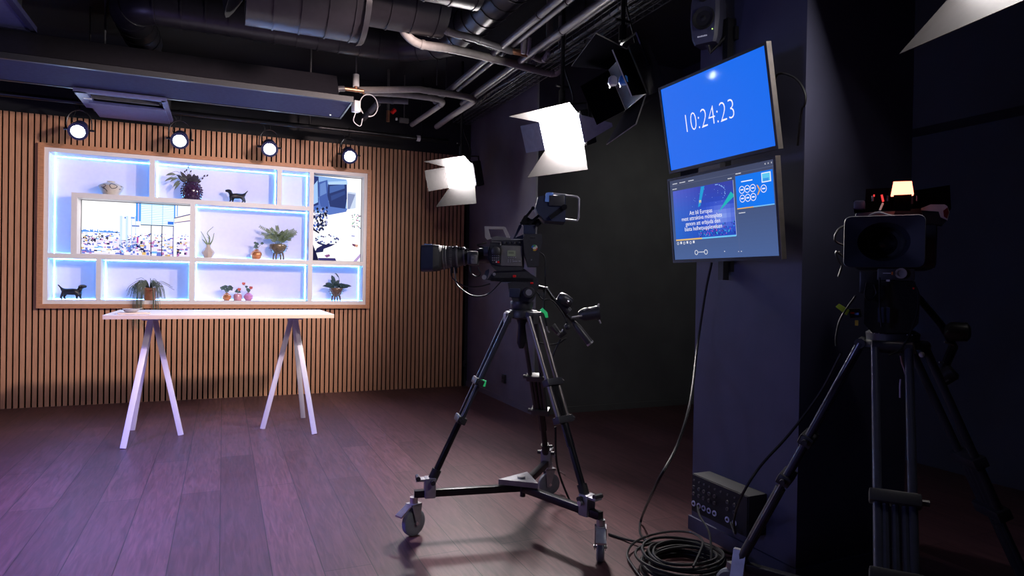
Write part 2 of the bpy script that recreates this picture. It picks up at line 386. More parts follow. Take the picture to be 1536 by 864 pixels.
def sofa(b, x0, x1, z0, z1, y):
    W, H = x1-x0, z1-z0; R = random.Random(5)
    X = lambda p: x0+(p-993)/(1395-993)*W
    ZZ = lambda q: z1-(q-160)/(860-160)*H       # crop rows, lower part continues to 860
    rq(b, em((.98, .97, 1), 1.2), x0, x1, z0, z1, y)
    n = [0]
    def P(c, s, pts):
        c = (c[0]**1.8*.85, c[1]**1.75, c[2]**1.55); n[0] += 1; pq(b, em(c, s), [(min(x1, max(x0, X(p))), min(z1, max(z0, ZZ(q)))) for p, q in pts], y-.00025*n[0])
    P((.55, .68, .95), .9, [(993, 160), (1270, 175), (1275, 420), (1100, 470), (993, 470)])
    P((.34, .44, .80), .8, [(993, 330), (1280, 420), (1270, 445), (1130, 480), (993, 440)])
    P((.10, .16, .38), .8, [(993, 165), (1038, 170), (1040, 400), (993, 420)])
    P((.62, .74, 1), 1., [(1000, 240), (1030, 200), (1036, 380), (1000, 400)])
    P((.24, .33, .66), .8, [(1038, 215), (1110, 190), (1125, 415), (1060, 415), (1040, 330)])
    P((.42, .53, .86), .8, [(1050, 230), (1095, 205), (1105, 300), (1052, 330)])
    P((.12, .17, .36), .8, [(1115, 225), (1190, 195), (1272, 205), (1275, 330), (1262, 420), (1135, 410), (1112, 320)])
    P((.26, .36, .66), .8, [(1130, 240), (1250, 215), (1255, 250), (1130, 300)])
    P((.17, .24, .48), .8, [(1140, 320), (1255, 270), (1258, 300), (1145, 360)])
    P((.70, .78, 1), 1.1, [(1118, 205), (1275, 185), (1278, 215), (1120, 228)])
    P((.85, .84, .95), 1., [(1278, 275), (1350, 280), (1350, 410), (1280, 425)])
    P((.55, .55, .72), .9, [(1280, 290), (1345, 295), (1300, 420), (1280, 420)])
    for i in range(70):
        p, q = R.uniform(996, 1110), R.uniform(420, 610)
        P(R.choice([(.04, .05, .12), (.05, .07, .2), (.1, .14, .3), (.75, .7, .9), (.2, .35, .8), (.03, .03, .06)]), .8, [(p-9, q), (p+2, q-14), (p+12, q+2), (p+1, q+13)])
    P((.05, .05, .16), .6, [(993, 590), (1050, 630), (1045, 640), (993, 610)])
    for i in range(46):
        a = R.uniform(0, 2*pi); r = R.uniform(.3, 1)**.5; p, q = 1110+95*r*cos(a), 685+42*r*sin(a)
        P(R.choice([(.06, .06, .2), (.16, .16, .35), (.97, .97, 1), (.9, .9, 1), (.3, .3, .55)]), 1., [(p-9, q), (p, q-8), (p+10, q), (p+2, q+8)])
    P((.12, .12, .3), .7, [(1020, 705), (1100, 728), (1180, 718), (1150, 738), (1090, 740), (1040, 725)])
    P((.10, .10, .26), .7, [(1030, 760), (1090, 725), (1150, 738), (1085, 765), (1080, 790), (1010, 800)])
    P((.06, .05, .18), .6, [(993, 720), (1025, 800), (1045, 860), (993, 860)])
    P((.22, .16, .4), .7, [(1040, 840), (1180, 838), (1190, 860), (1045, 860)])
    P((.6, .3, .5), .8, [(1090, 818), (1130, 806), (1140, 822), (1110, 836)])
    for i in range(40):
        p, q = R.uniform(1315, 1388), R.uniform(465, 580)
        P(R.choice([(.55, .8, .55), (.85, .45, .55), (.95, .85, .9), (.4, .5, .55), (.3, .25, .3)]), .95, [(p-6, q), (p, q-6), (p+6, q), (p, q+7)])
    P((.45, .2, .3), .8, [(1318, 712), (1350, 718), (1345, 738), (1322, 728)]); P((.95, .6, .45), .9, [(1345, 716), (1372, 722), (1362, 742), (1345, 736)])
    P((.7, .65, .85), 1, [(1310, 640), (1345, 645), (1335, 656), (1312, 652)])
    P((.8, .6, .85), .9, [(1330, 860), (1388, 795), (1388, 825), (1360, 860)])
tv('tall portrait screen at the shelf right end showing blue sofa cushions', .886, 1.428, 1.453, 2.404, 7.545, sofa)

# ------------------------------------------------------ ornaments in shelf
YI = 7.53
mpp = lambda u: (atY(u+1, 400, YI)-atY(u, 400, YI)).length
def lp(u, v, y=YI): return atY(u, v, y)
CREAM = mat('cream_ceramic', (.62, .56, .47), .5, var=.08); INK = mat('dark_brush_glaze', (.05, .05, .06), .5)
k = mpp(166)*.1823*.985; c = lp(166.5, 290); c.z = 2.038
t = thing('ceramic_vase', 'squat cream vase with dark brush marks on the top left board', 'vase', c)
b = MB().m(CREAM); prof = [(0, 0), (58, 0), (64, 6), (88, 45), (106, 82), (108, 88), (98, 98), (62, 116), (38, 124), (34, 128), (35, 136), (38, 138), (33, 138), (29, 128)]
b.lathe([(r*k, z*k) for r, z in prof], c); b.build('body', t)
def onvase(a, z):
    pr = [(58, 0), (88, 45), (107, 84), (98, 98), (62, 116), (38, 124)]
    r = pr[-1][0]
    for (r0, z0), (r1, z1) in zip(pr, pr[1:]):
        if z0 <= z <= z1: r = r0+(r1-r0)*(z-z0)/(z1-z0); break
    return c + V((sin(a)*(r+1)*k, -cos(a)*(r+1)*k, z*k))
b = MB().m(INK)
for path in ([(-.55, 96), (-.35, 92), (-.30, 80), (-.5, 70), (-.42, 55), (-.3, 40), (-.27, 30)], [(-.75, 70), (-.6, 62), (-.5, 55)],
             [(.1, 104), (.02, 84), (.2, 60), (.5, 66), (.62, 82), (.42, 100), (.2, 106), (.1, 104)], [(.95, 88), (1.15, 86)], [(.9, 60), (1.1, 62)]):
    b.tube([onvase(a, z) for a, z in smoothpts([(p[0], p[1], 0) for p in path], 4) for a, z in [(a, z)]] if False else [onvase(q.x, q.y) for q in smoothpts([(p[0], p[1], 0) for p in path], 4)], 3.2*k, 6)
b.build('brush_marks', t)
# purple hobnail vase
AUB = mat('aubergine_glass', (.045, .02, .06), .12, var=.3, coat=.6); DLEAF = mat('dark_violet_leaf', (.035, .03, .05), .55, var=.4); GLEAF = mat('grey_green_leaf', (.12, .16, .12), .55, var=.3)
k = mpp(287)*.1823; c = lp(287.5, 298); c.z = 2.038
t = thing('hobnail_vase', 'dark purple bobbled vase of drooping dark foliage on the upper board', 'vase', c)
b = MB().m(AUB); prof = [(0, 0), (62, 0), (70, 12), (84, 45), (88, 85), (82, 120), (66, 145), (52, 158), (54, 166), (48, 166), (44, 155)]
b.lathe([(r*k, z*k) for r, z in prof], c)
for j, (r, z) in enumerate([(72, 14), (79, 34), (86, 56), (88, 78), (87, 100), (80, 122), (67, 143)]):
    for i in range(18):
        a = 2*pi*(i+.5*(j % 2))/18; b.ball(c+V((cos(a)*r*k, sin(a)*r*k, z*k)), 8*k, 8)
b.build('body', t)
R = random.Random(2); b = MB().m(DLEAF)
for i in range(26):
    a = R.uniform(0, 2*pi); r = R.uniform(10, 60); p = c+V((cos(a)*r*.6, sin(a)*r*.5, 150))*k if False else c+V((cos(a)*r*.5*k, sin(a)*r*.5*k, 150*k))
    q = p+V((cos(a)*r*1.3*k-20*k, sin(a)*r*.7*k, R.uniform(30, 95)*k)); b.leaf(p, q, R.uniform(26, 44)*k, (0, 1, .3), 6*k)
for (dx, dz) in ((-60, 120), (-45, 100), (-75, 150), (-20, 160), (15, 130), (40, 115), (-95, 175), (-100, 120)):
    p = c+V((dx*k*.3, -15*k, 150*k)); b.leaf(p, c+V((dx*k, -25*k, (60+dz)*k+20*k)), 34*k, (0, 1, 0), 8*k)
b.m(GLEAF)
for (dx, z, w_) in ((-150, 105, 14), (-175, 150, 12), (-210, 205, 14), (-220, 150, 12), (-140, 80, 12)):
    p = c+V((-30*k, -20*k, 175*k)); e_ = c+V((dx*k, -40*k, z*k)); b.tube(smoothpts([p, p.lerp(e_, .5)+V((0, 0, 60*k)), e_], 5), 1.5*k, 5); b.leaf(e_.lerp(p, .45)+V((0, 0, 30*k)), e_, w_*1.7*k, (0, 1, 0), 10*k)
b.m(DLEAF)
for (x_, z) in ((90, 205), (105, 230), (130, 235), (60, 190), (-45, 270), (-60, 255), (-10, 262), (-30, 300)):
    p = c+V((x_*.3*k, -5*k, 165*k)); e_ = c+V((x_*k*.98, -12*k, z*k)); b.tube([p, p.lerp(e_, .5)+V((0, 0, 10*k)), e_], 1.2*k, 5); b.leaf(e_-V((6*k, 0, 8*k)), e_+V((6*k, 0, 12*k)), 14*k, (0, 1, 0))
b.build('foliage', t)
# dachshund figurines
def skin(name, V_, E_, R_, mt, M):
    me = bpy.data.meshes.new(name); me.from_pydata(V_, E_, []); o = bpy.data.objects.new(name, me); COL.objects.link(o)
    o.modifiers.new('s', 'SKIN'); sd = me.skin_vertices[0].data
    for i, r in enumerate(R_): sd[i].radius = (r, r); sd[i].use_root = (i == 0)
    sb = o.modifiers.new('b', 'SUBSURF'); sb.levels = 2
    dg = bpy.context.evaluated_depsgraph_get(); m2 = bpy.data.meshes.new_from_object(o.evaluated_get(dg)); bpy.data.objects.remove(o)
    m2.name = name; m2.materials.clear(); m2.materials.append(mt); m2.shade_smooth()
    r = bpy.data.objects.new(name, m2); COL.objects.link(r); r.matrix_world = M; WM[r.name] = M.copy(); return r
DOG = mat('black_resin', (.012, .012, .018), .38, var=.2)
vs = []; es = []; rs = []
def add(x_, y_, z_, r, p=None):
    vs.append(((x_-392)*.00103, y_*.00103, (600-z_)*.00103)); rs.append(r*.00103*1.3); i = len(vs)-1
    if p is not None: es.append((p, i))
    return i
rump = add(335, 0, 528, 25); mid = add(375, 0, 527, 24, rump); ch = add(425, 0, 528, 27, mid); sh_ = add(443, 0, 518, 21, ch); nk = add(450, 0, 496, 15, sh_)
hd = add(457, 0, 477, 18, nk); fc = add(474, 0, 475, 13.5, hd); mz = add(490, 0, 478, 10.5, fc); add(503, 0, 480, 9, mz)
t1 = add(310, 0, 512, 13, rump); t2 = add(296, 0, 492, 6, t1); t3 = add(285, 0, 478, 5, t2); add(272, 0, 464, 3.5, t3)
for s_, off in ((-1, 0), (1, 16)):
    h = add(318+off*.9, s_*14, 545, 15, rump); h2 = add(305+off, s_*15, 568, 9, h); h3 = add(299+off*1.3, s_*15, 582, 6.5, h2); h4 = add(303+off*1.4, s_*15, 594, 6, h3); add(314+off*1.5, s_*15, 596, 5, h4)
    f = add(432+off*.9, s_*14, 550, 14, ch); f2 = add(424+off*1.4, s_*15, 573, 8.5, f); f3 = add(424+off*1.6, s_*15, 590, 6.5, f2); add(434+off*1.7, s_*15, 596, 5.5, f3)
    e1 = add(447, s_*14, 474, 8, hd); add(443, s_*19, 492, 10, e1)
zmin = min(v[2]-r for v, r in zip(vs, rs)); vs = [(a, b_, c_-zmin*1.0) for a, b_, c_ in vs]
p = lp(110, 449); d1 = skin('dachshund_figurine', vs, es, rs, DOG, Mx.Translation((p.x, YI-.02, 1.0115)))
tag(d1, 'black dachshund figurine facing right in the bottom left niche', 'figurine', 'dachshund figurines')
p = lp(354, 300); d2 = d1.copy(); COL.objects.link(d2); d2.matrix_world = Mx.Translation((p.x, YI-.02, 2.0385)) @ RZ(pi) @ Mx.Scale(.93, 4)
d2['label'] = 'black dachshund figurine facing left on the top board'
# slim beige vase with blades
BEIGE = mat('beige_ceramic', (.50, .41, .35), .5, var=.06); ALOE = mat('sage_blade', (.20, .27, .13), .5, var=.3)
k = mpp(312)*.1823; c = lp(312, 386); c.z = 1.454
t = thing('angular_vase', 'beige diamond-shaped vase with a few upright green stems', 'vase', c)
b = MB().m(BEIGE).lathe([(r*k, z*k) for r, z in [(0, 0), (30, 0), (34, 4), (52, 40), (54, 48), (48, 60), (22, 92), (18, 100), (17, 116), (20, 120), (15, 120), (13, 100)]], c, seg=8); b.build('body', t, smooth=20)
b = MB().m(ALOE)
for pts in ([(0, 110), (-25, 170), (-60, 235)], [(-4, 110), (-35, 150), (-50, 165)], [(4, 112), (12, 180), (-8, 225), (40, 282)], [(8, 110), (35, 160), (48, 225)], [(0, 110), (10, 160), (-5, 190)]):
    q = smoothpts([c+V((x_*k*1.0, -abs(x_)*.2*k, z*k)) for x_, z in pts], 5); n = len(q); b.tube(q, [k*(7.5*(1-.75*i/n)) for i in range(n)], 6)
b.build('stems', t)
# amber bowl vase, and three little glass vases
AMBER = mat('amber_mirror_glass', (.75, .30, .12), .10, metal=.55, var=.2, coat=.8); PINK = mat('pink_glass', (.75, .30, .55), .12, var=.15, trans=.25, coat=.5); PEACH = mat('dusky_pink_glass', (.60, .28, .36), .2, var=.15, coat=.4)
BLEAF = mat('blue_green_leaf', (.07, .13, .13), .5, var=.3); FLOW = mat('coral_flower', (.60, .13, .10), .6, var=.4); STEM = mat('stem_green', (.12, .2, .08), .6)
def bud(name, label, u, v, z, prof, mt, seed, leaves, flowers, ly=YI, group=None):
    k = mpp(u)*.1823; c = lp(u, v, ly); c.z = z
    t = thing(name, label, 'vase', c, group=group)
    MB().m(mt).lathe([(r*k, h*k) for r, h in prof], c).build('glass_body', t)
    b = MB()
    for (dx, dz, s_) in leaves:
        p0 = c+V((0, 0, prof[-1][1]*k)); p1 = c+V((dx*k, -8*k, dz*k)); b.m(STEM).tube([p0, p0.lerp(p1, .5)+V((0, 0, 8*k)), p1], 1.6*k, 5)
        b.m(BLEAF)
        for a in range(5): b.leaf(p1, p1+V((cos(a*1.26+seed)*s_*k, -6*k+sin(a*2.3)*8*k, sin(a*1.26+seed)*s_*k*.8)), s_*.85*k, (0, 1, 0), 3*k)
    b.build('leaves', t)
    for (dx, dz, s_) in flowers:
        p0 = c+V((0, 0, prof[-1][1]*k)); p1 = c+V((dx*k, -10*k, dz*k)); b = MB().m(STEM).tube([p0, p0.lerp(p1, .6)+V((4*k, 0, 5*k)), p1], 1.5*k, 5); b.m(FLOW)
        for a in range(9):
            d = V((cos(a*2.4), -.5, sin(a*2.4)))*s_*.62*k; b.ball(p1+d*(.4+.6*(a % 3)/2), s_*.42*k, 8, (1, .7, 1))
        b.build('flower', t)
RND = lambda w_, h: [(0, 0), (w_*.55, 0), (w_*.8, h*.1), (w_*.98, h*.36), (w_, h*.5), (w_*.93, h*.68), (w_*.6, h*.92), (w_*.38, h*.98), (w_*.40, h*1.06), (w_*.33, h*1.06), (w_*.3, h*.96)]
bud('glass_vase', 'round amber glass vase with a small green sprig beside the fern pot', 384.5, 388, 1.454, RND(48, 80), AMBER, 1, [(-6, 105, 22), (2, 130, 20), (45, 138, 16), (-12, 140, 14)], [], group='small glass vases')
bud('glass_vase', 'small amber glass vase of round green leaves, leftmost of three', 340, 450, 1.011, RND(40, 62), AMBER, .4, [(-32, 108, 26), (28, 106, 28), (0, 90, 24), (-12, 120, 22), (25, 120, 20)], [], group='small glass vases')
bud('glass_vase', 'small dusky pink beaker vase, middle of three', 356.5, 450.3, 1.011, [(0, 0), (33, 0), (36, 3), (36, 44), (32, 54), (24, 58), (22, 60)], PEACH, .9, [(-12, 78, 16), (12, 74, 14), (-4, 92, 14)], [(10, 100, 17)], group='small glass vases')
bud('glass_vase', 'small round pink glass vase with coral flowers, rightmost of three', 372.5, 450.5, 1.011, RND(40, 64), PINK, .2, [(-5, 95, 18), (-18, 120, 14), (2, 85, 16)], [(-42, 150, 16), (18, 115, 17)], group='small glass vases')
# footed pots
OLIVE = mat('olive_glaze', (.16, .12, .075), .22, var=.3, coat=.5); BRONZE = mat('bronze_glaze', (.14, .085, .06), .2, var=.3, coat=.6); FERN = mat('fern_green', (.14, .20, .10), .5, var=.35); DBL = mat('deep_blue_green_leaf', (.04, .085, .10), .45, var=.35)
def footpot(label, u, v, z, W, Hb, Hf, mt):
    k = mpp(u)*.1823; c = lp(u, v); c.z = z
    t = thing('footed_pot', label, 'plant pot', c)
    b = MB().m(mt).lathe([(r*k, h*k) for r, h in [(0, Hf-4), (W*.3, Hf-4), (W*.62, Hf+Hb*.14), (W*.9, Hf+Hb*.45), (W, Hf+Hb*.72), (W*.97, Hf+Hb*.93), (W*.93, Hf+Hb), (W*.84, Hf+Hb), (W*.86, Hf+Hb*.8)]], c); b.build('bowl', t)
    b2 = MB().m(mt)
    for j, hz in enumerate((.3, .55, .8)):
        for i in range(9):
            a = 2*pi*(i+.5*(j % 2))/9; rr = W*(.78 if j == 0 else .96); p = c+V((cos(a)*rr*k, sin(a)*rr*k, (Hf+Hb*hz)*k)); b2.tube([p, p+V((cos(a), sin(a), .15))*9*k], [4*k, 1*k], 6)
    b2.build('spikes', t)
    for i in range(4):
        a = pi/4+pi/2*i+.3; p = c+V((cos(a)*W*.5*k, sin(a)*W*.5*k, (Hf+6)*k)); e_ = c+V((cos(a)*W*.6*k, sin(a)*W*.6*k, 0))
        MB().m(mt).tube([p, p.lerp(e_, .6)+V((cos(a), sin(a), 0))*3*k, e_+V((0, 0, 1*k))], [9*k, 6*k, 7*k], 8).build('foot', t)
    return t, c, k
t, c, k = footpot('olive glazed footed pot with a spreading fern beside the amber vase', 417.5, 389, 1.454, 76, 82, 52, OLIVE)
b = MB().m(FERN); R = random.Random(9); top = c+V((0, 0, 130*k))
for i, (dx, dz, dy) in enumerate([(-150, 160, -20), (-135, 95, -30), (-95, 135, 10), (-40, 110, -60), (-15, 172, 0), (30, 120, -50), (60, 110, 20), (120, 145, -10), (138, 125, -40), (110, 85, -50), (90, 50, -60), (-110, 60, -50), (-60, 150, 20), (0, 90, -70), (75, 140, 30), (-80, 80, -40), (40, 70, -60), (138, 108, 10)]):
    e_ = top+V((dx*k, dy*k, dz*k*.92)); q = smoothpts([top+V((dx*.05*k, 0, -15*k)), top.lerp(e_, .5)+V((0, 0, 24*k)), e_], 6); b.tube(q, 1.5*k, 5)
    n = len(q)
    for j in range(3, n):
        tn = (q[j]-q[j-1]).normalized(); sd = tn.cross(V((0, 1, 0))).normalized(); L_ = 34*k*(1-.55*j/n)
        for s_ in (-1, 1): b.leaf(q[j], q[j]+sd*s_*L_*.75+tn*L_*.7, 8*k, (0, 1, 0), 0, 3)
b.build('fern_fronds', t)
t, c, k = footpot('bronze footed pot with dark blue-green leaves in the bottom right niche', 504, 451.5, 1.011, 58, 72, 38, BRONZE)
b = MB().m(DBL); top = c+V((0, 0, 105*k))
for (dx, dz, dy) in [(-115, 18, -20), (-95, 40, -30), (-80, 10, -40), (-45, 70, 0), (-35, 95, -10), (-15, 50, -40), (0, 60, 0), (30, 40, -40), (60, 35, -20), (95, 25, -30), (125, 20, -10), (90, 8, -40), (50, 15, -50), (-60, 30, -40), (-30, 85, 10), (20, 70, 10), (-40, 110, 0)]:
    e_ = top+V((dx*k, dy*k, dz*k)); b.tube([top, e_], 1.3*k, 5); b.leaf(top.lerp(e_, .25), e_, 30*k, (0, 1, .2), 10*k, 5)
    m_ = top.lerp(e_, .75)
    for s_ in (-1, 1): b.leaf(m_, m_+V((s_*14*k, -4*k, 16*k)), 12*k, (0, 1, 0))
b.tube(smoothpts([top, top+V((22*k, 0, 60*k)), top+V((15*k, 0, 100*k)), top+V((-15*k, 0, 128*k))], 5), 2.2*k, 5); b.leaf(top+V((22*k, 0, 90*k)), top+V((-8*k, 0, 132*k)), 12*k, (0, 1, 0))
b.build('leaves', t)
# trailing plant in terracotta pot
TERRA = mat('terracotta', (.42, .17, .09), .65, var=.2); TRAIL = mat('trailing_leaf', (.11, .14, .10), .55, var=.4)
k = mpp(224)*.1823; c = lp(224.5, 449, 7.47); c.z = 1.011
t = thing('trailing_plant', 'terracotta pot with long trailing grass-like leaves spilling over the shelf edge', 'potted plant', c)
b = MB().m(TERRA).lathe([(r*k, h*k) for r, h in [(0, 0), (42, 0), (46, 8), (54, 92), (60, 94), (60, 116), (54, 116), (50, 100), (0, 98)]], c); b.build('pot', t)
R = random.Random(11); b = MB().m(TRAIL); top = c+V((0, 0, 112*k))
for i in range(120):
    sx = R.choice((-1, -1, 1)) if i < 90 else R.choice((-1, 1)); spread = R.uniform(50, 185 if sx < 0 else 130); up = R.uniform(20, 75)
    hang = R.uniform(-20, -130) if i % 3 else R.uniform(-210, -385)
    ex = sx*spread*(1 if i % 3 else .75)
    yk = R.uniform(-50, 30)*k if i % 3 else 7.40-.035-c.y-R.uniform(0, .03)
    if i % 3 == 0: pts = [top+V((0, 0, -8*k)), top+V((ex*.45*k, yk*.55, up*k)), top+V((ex*.85*k, yk, -20*k)), top+V((ex*k, yk, hang*k*.6)), top+V((ex*1.0*k+R.uniform(-10, 10)*k, yk, hang*k))]
    else: pts = [top+V((0, 0, -8*k)), top+V((ex*.4*k, yk*.5, up*k)), top+V((ex*.85*k, yk, up*.3*k)), top+V((ex*k, yk, max(hang, -104)*k))]
    q = smoothpts(pts, 5); n = len(q); b.tube(q, [k*(2.7-1.5*j/n) for j in range(n)], 4)
for dx, dz in ((205, -15), (190, 10), (170, 30), (60, 70), (-110, 80), (10, 75)):
    q = smoothpts([top, top+V((dx*.5*k, -20*k, (dz*.5+50)*k)), top+V((dx*k, -25*k, dz*k))], 6); b.tube(q, 1.6*k, 4)
b.build('leaves', t)
b = MB().m(FLOW)
for i in range(5): b.ball(top+V(((-10+i*9)*k, (-52)*k, (-25+8*(i % 3))*k)), 6*k, 8)
b.build('berries', t)

# =================================================================== TABLE
t = thing('trestle_table', 'white high table on two white splayed trestles', 'table', (.02, 5.83, 0))
TX0, TX1, TY0, TY1, TZ = -.778, .818, 5.40, 6.24, .970
b = MB().m(WHITE).bb((TX0, TY0, TZ-.003), (TX1, TY1, TZ)); b.m(BIRCH).bb((TX0, TY0, TZ-.03), (TX1, TY1, TZ-.003)); b.build('tabletop', t)
for (tx, feet) in ((-.50, [(-.650, 5.465), (-.662, 6.10), (-.292, 5.785)]), (.545, [(.688, 5.475), (.672, 6.15), (.312, 5.81)])):
    tr = MB().m(TWHITE); tr.box((tx, 5.80, TZ-.042), (.12, .30, .024), None, .004); tr_o = tr.build('trestle', t)
    for fx, fy in feet:
        top = V((tx+(fx-tx)*.07, 5.80+(fy-5.80)*.12, TZ-.05)); ft = V((fx, fy, 0)); d = (top-ft).normalized()
        yv = V((0, 1, 0)); xv = yv.cross(d).normalized(); yv = d.cross(xv)
        b = MB().m(TWHITE); b.X = Mx(((xv.x, yv.x, d.x, ft.x), (xv.y, yv.y, d.y, ft.y), (xv.z, yv.z, d.z, ft.z), (0, 0, 0, 1)))
        L_ = (top-ft).length; b.box((0, 0, L_/2), (.040, .024, L_), None, .003); b.X = None
        b.build('leg', tr_o)
# things on the table
t = thing('wooden_board', 'thin wooden board lying on the left end of the white table', 'board', (-.61, 5.60, TZ))
MB().m(BIRCH).box((-.60, 5.55, TZ+.006), (.21, .15, .010), RZ(.1), .003).build('plank', t)
MB().m(OAK).box((-.505, 5.555, TZ+.006), (.018, .06, .011), RZ(.1), .003).build('handle', t)
t = thing('glass_dish', 'small pale glass dish on the wooden board', 'dish', (-.62, 5.56, TZ+.012))
GLASS = mat('pale_glass', (.65, .68, .75), .12, var=.05, trans=.5, coat=.5)
MB().m(GLASS).lathe([(0, 0), (.03, 0), (.045, .008), (.058, .026), (.055, .026), (.042, .012), (0, .006)], (-.62, 5.56, TZ+.0115)).build('bowl', t)
MB().m(SILV).tube([(-.66, 5.53, TZ+.03), (-.60, 5.55, TZ+.035), (-.55, 5.58, TZ+.042)], .003, 6).build('spoon', t)

# ================================================================= CEILING
# chilled beam
t = thing('chilled_beam', 'long dark blue ceiling panel running above the slatted wall', 'ceiling unit', (-1, 6.14, 2.80))
MB().m(BEAMM).bb((-3.6, 5.83, 2.80), (1.0, 6.45, 2.835)).build('panel', t)
b = MB().m(BPL)
for yy in (5.815, 6.465): b.bb((-3.6, yy-.015, 2.795), (1.015, yy+.015, 2.84))
b.bb((1.0, 5.83, 2.795), (1.015, 6.45, 2.84)); b.build('rim', t)
b = MB().m(DUCT).prism([(-3.6, 5.86, 2.86), (-3.6, 6.42, 2.86), (-3.6, 6.42, 3.06), (-3.6, 6.0, 3.06)], (4.5, 0, 0)); b.bb((-3.6, 5.9, 2.835), (.9, 6.4, 2.87)); b.build('housing', t)
MB().m(em((1, 1, 1), .8)).ball((.90, 6.36, 2.797), .009, 8).build('indicator', t)
for xx in (-2.6, -.9, .7): MB().m(DPIPE).cyl((xx, 6.2, 3.05), (xx, 6.2, CH), .008).build('hanger', t)
t = thing('valve_actuator', 'white valve actuator with copper fittings at the right end of the blue panel', 'valve', (1.06, 5.95, 2.9))
p = atD(534, 121, 5.9); q = atD(534, 160, 5.9)
WPL = mat('white_plastic', (.75, .74, .75), .4, var=.03); COPP = mat('copper', (.55, .28, .16), .35, metal=.8)
MB().m(WPL).cyl(p-V((0, 0, .055)), p+V((0, 0, .055)), .03, .027).build('cap', t)
MB().m(WPL).box(q, (.06, .07, .10), RZ(.3), .008).build('box', t)
b = MB().m(COPP); b.tube([p-V((.10, 0, .085)), p+V((.06, 0, -.085)), atZ(546, 139, 2.98)], .017, 10); b.tube([p-V((.18, 0, .20)), V((p.x-.18, 6.0, 2.90))], .018, 10); b.tube([p-V((0, 0, .05)), p-V((0, 0, .10))], .014, 10); b.build('fitting', t)
b = MB().m(DPIPE); b.tube(smoothpts([p+V((-.10, 0, -.085)), p+V((-.16, 0, -.10)), p+V((-.18, 0, -.15)), p+V((-.18, 0, -.23))], 5), .026, 10); b.build('elbow', t)
MB().m(DPIPE).cyl(p+V((0, .0, .05)), (p.x, p.y, CH), .006).build('hanger', t)
b = MB().m(TWHITE); pts = [q+V((.03+.09*(1-cos(a))*.9, -.02, .10*sin(a)+.02)) for a in [i*2*pi/20-.9 for i in range(19)]]; b.tube(pts, .0045, 6)
b.tube(smoothpts([q+V((0, 0, -.05)), q+V((-.02, 0, -.13)), q+V((.04, 0, -.17)), q+V((.06, 0, -.1))], 5), .004, 6); b.build('cable_loop', t)
# cassettes
def cassette(label, x0, x1, y0, y1, z):
    t = thing('ceiling_cassette', label, 'air conditioner', ((x0+x1)/2, (y0+y1)/2, z))
    MB().m(CASSM).bb((x0+.06, y0+.33, z-.012), (x1-.02, y1, z+.012)).build('cover_panel', t)
    b = MB().m(CASSM); b.bb((x0, y0, z), (x0+.09, y1-.30, z+.03)); b.bb((x1-.03, y0, z), (x1+.01, y1-.02, z+.03)); b.bb((x0, y0, z), (x1, y0+.05, z+.03)); b.build('frame', t)
    b = MB().m(BMET).bb((x0+.12, y0+.24, z+.02), (x1-.08, y0+.31, z+.05)); b.m(GPL).bb((x0+.10, y0+.19, z+.0), (x1-.06, y0+.2, z+.03)); b.build('louver', t)
    MB().m(BLK).bb((x0+.02, y0+.02, z+.03), (x1-.01, y1-.02, z+.26)).build('housing', t)
    for q_ in ((x0+.1, y0+.1), (x1-.1, y1-.1)): MB().m(DPIPE).cyl((q_[0], q_[1], z+.26), (q_[0], q_[1], CH), .006).build('hanger', t)
    MB().m(TWHITE).bb((x0+.04, y0+.20, z-.006), (x0+.10, y0+.22, z)).build('clip', t)
    return t
cassette('violet-grey ceiling cassette with open louver above the shelf', -1.15, -.48, 6.40, 7.28, 2.76)
t = thing('ceiling_panel', 'pale violet square ceiling panel at the top left corner', 'ceiling panel', (-1.75, 5.6, 3.1))
MB().m(CASSM).bb((-2.1, 5.10, 3.09), (-1.36, 6.02, 3.12)).build('panel', t); b = MB().m(BEAMM); b.bb((-1.36, 5.08, 3.085), (-1.32, 6.05, 3.125)); b.bb((-2.1, 6.02, 3.085), (-1.32, 6.05, 3.125)); b.build('rim', t)
MB().m(BLK).bb((-2.05, 5.15, 3.12), (-1.40, 5.98, CH)).build('housing', t)
# ducts
def ringed(b, pts, r, step=.17):
    b.tube(pts, r, 20); pts = [V(p) for p in pts]; acc = 0
    for a, c in zip(pts, pts[1:]):
        L_ = (c-a).length; d = (c-a).normalized(); s = step-acc
        while s < L_:
            b.tube([a+d*(s-.006), a+d*(s+.006)], r+.006, 20); s += step
        acc = (acc+L_) % step
    return b
def arc(c, r, a0, a1, ux, uy, n=8): return [V(c)+V(ux)*(r*cos(a0+(a1-a0)*i/n))+V(uy)*(r*sin(a0+(a1-a0)*i/n)) for i in range(n+1)]
zA = 3.31; pts = [(-.66, 6.62, zA), (-.68, 6.15, zA)] + arc((-.45, 5.95, zA), .25, pi, 1.5*pi, (1, 0, 0), (0, 1, 0), 6)[1:] + [(1.15, 5.70, zA)]
pts += [p for p in arc((1.18, 5.10, zA), .60, pi/2, 0, (1, 0, 0), (0, 1, 0), 7)[1:]] + [(1.83, 3.4, zA), (1.88, 2.2, zA)]
b = ringed(MB().m(DUCT), pts, .14); o = b.build('spiral_duct', origin=(0, 5.5, zA)); tag(o, 'round dark spiral duct that elbows toward the viewer, lowest of the ducts', 'duct', 'round ducts under the ceiling')
zB = 3.28
b = ringed(MB().m(DUCT), [(-2.2, 4.62, zB), (.13, 4.62, zB)], .21); b.tube([(.06, 4.66, zB-.03), (.12, 4.66, zB-.06)], [.21, .30], 20)
ringed(b, [(.11, 4.66, zB-.06), (.86, 4.66, zB-.06)], .30); b.tube([(.84, 4.66, zB-.06), (.88, 4.66, zB-.06)], [.32, .31], 20); ringed(b, [(.87, 4.64, zB-.02), (1.45, 4.64, zB-.02)], .22)
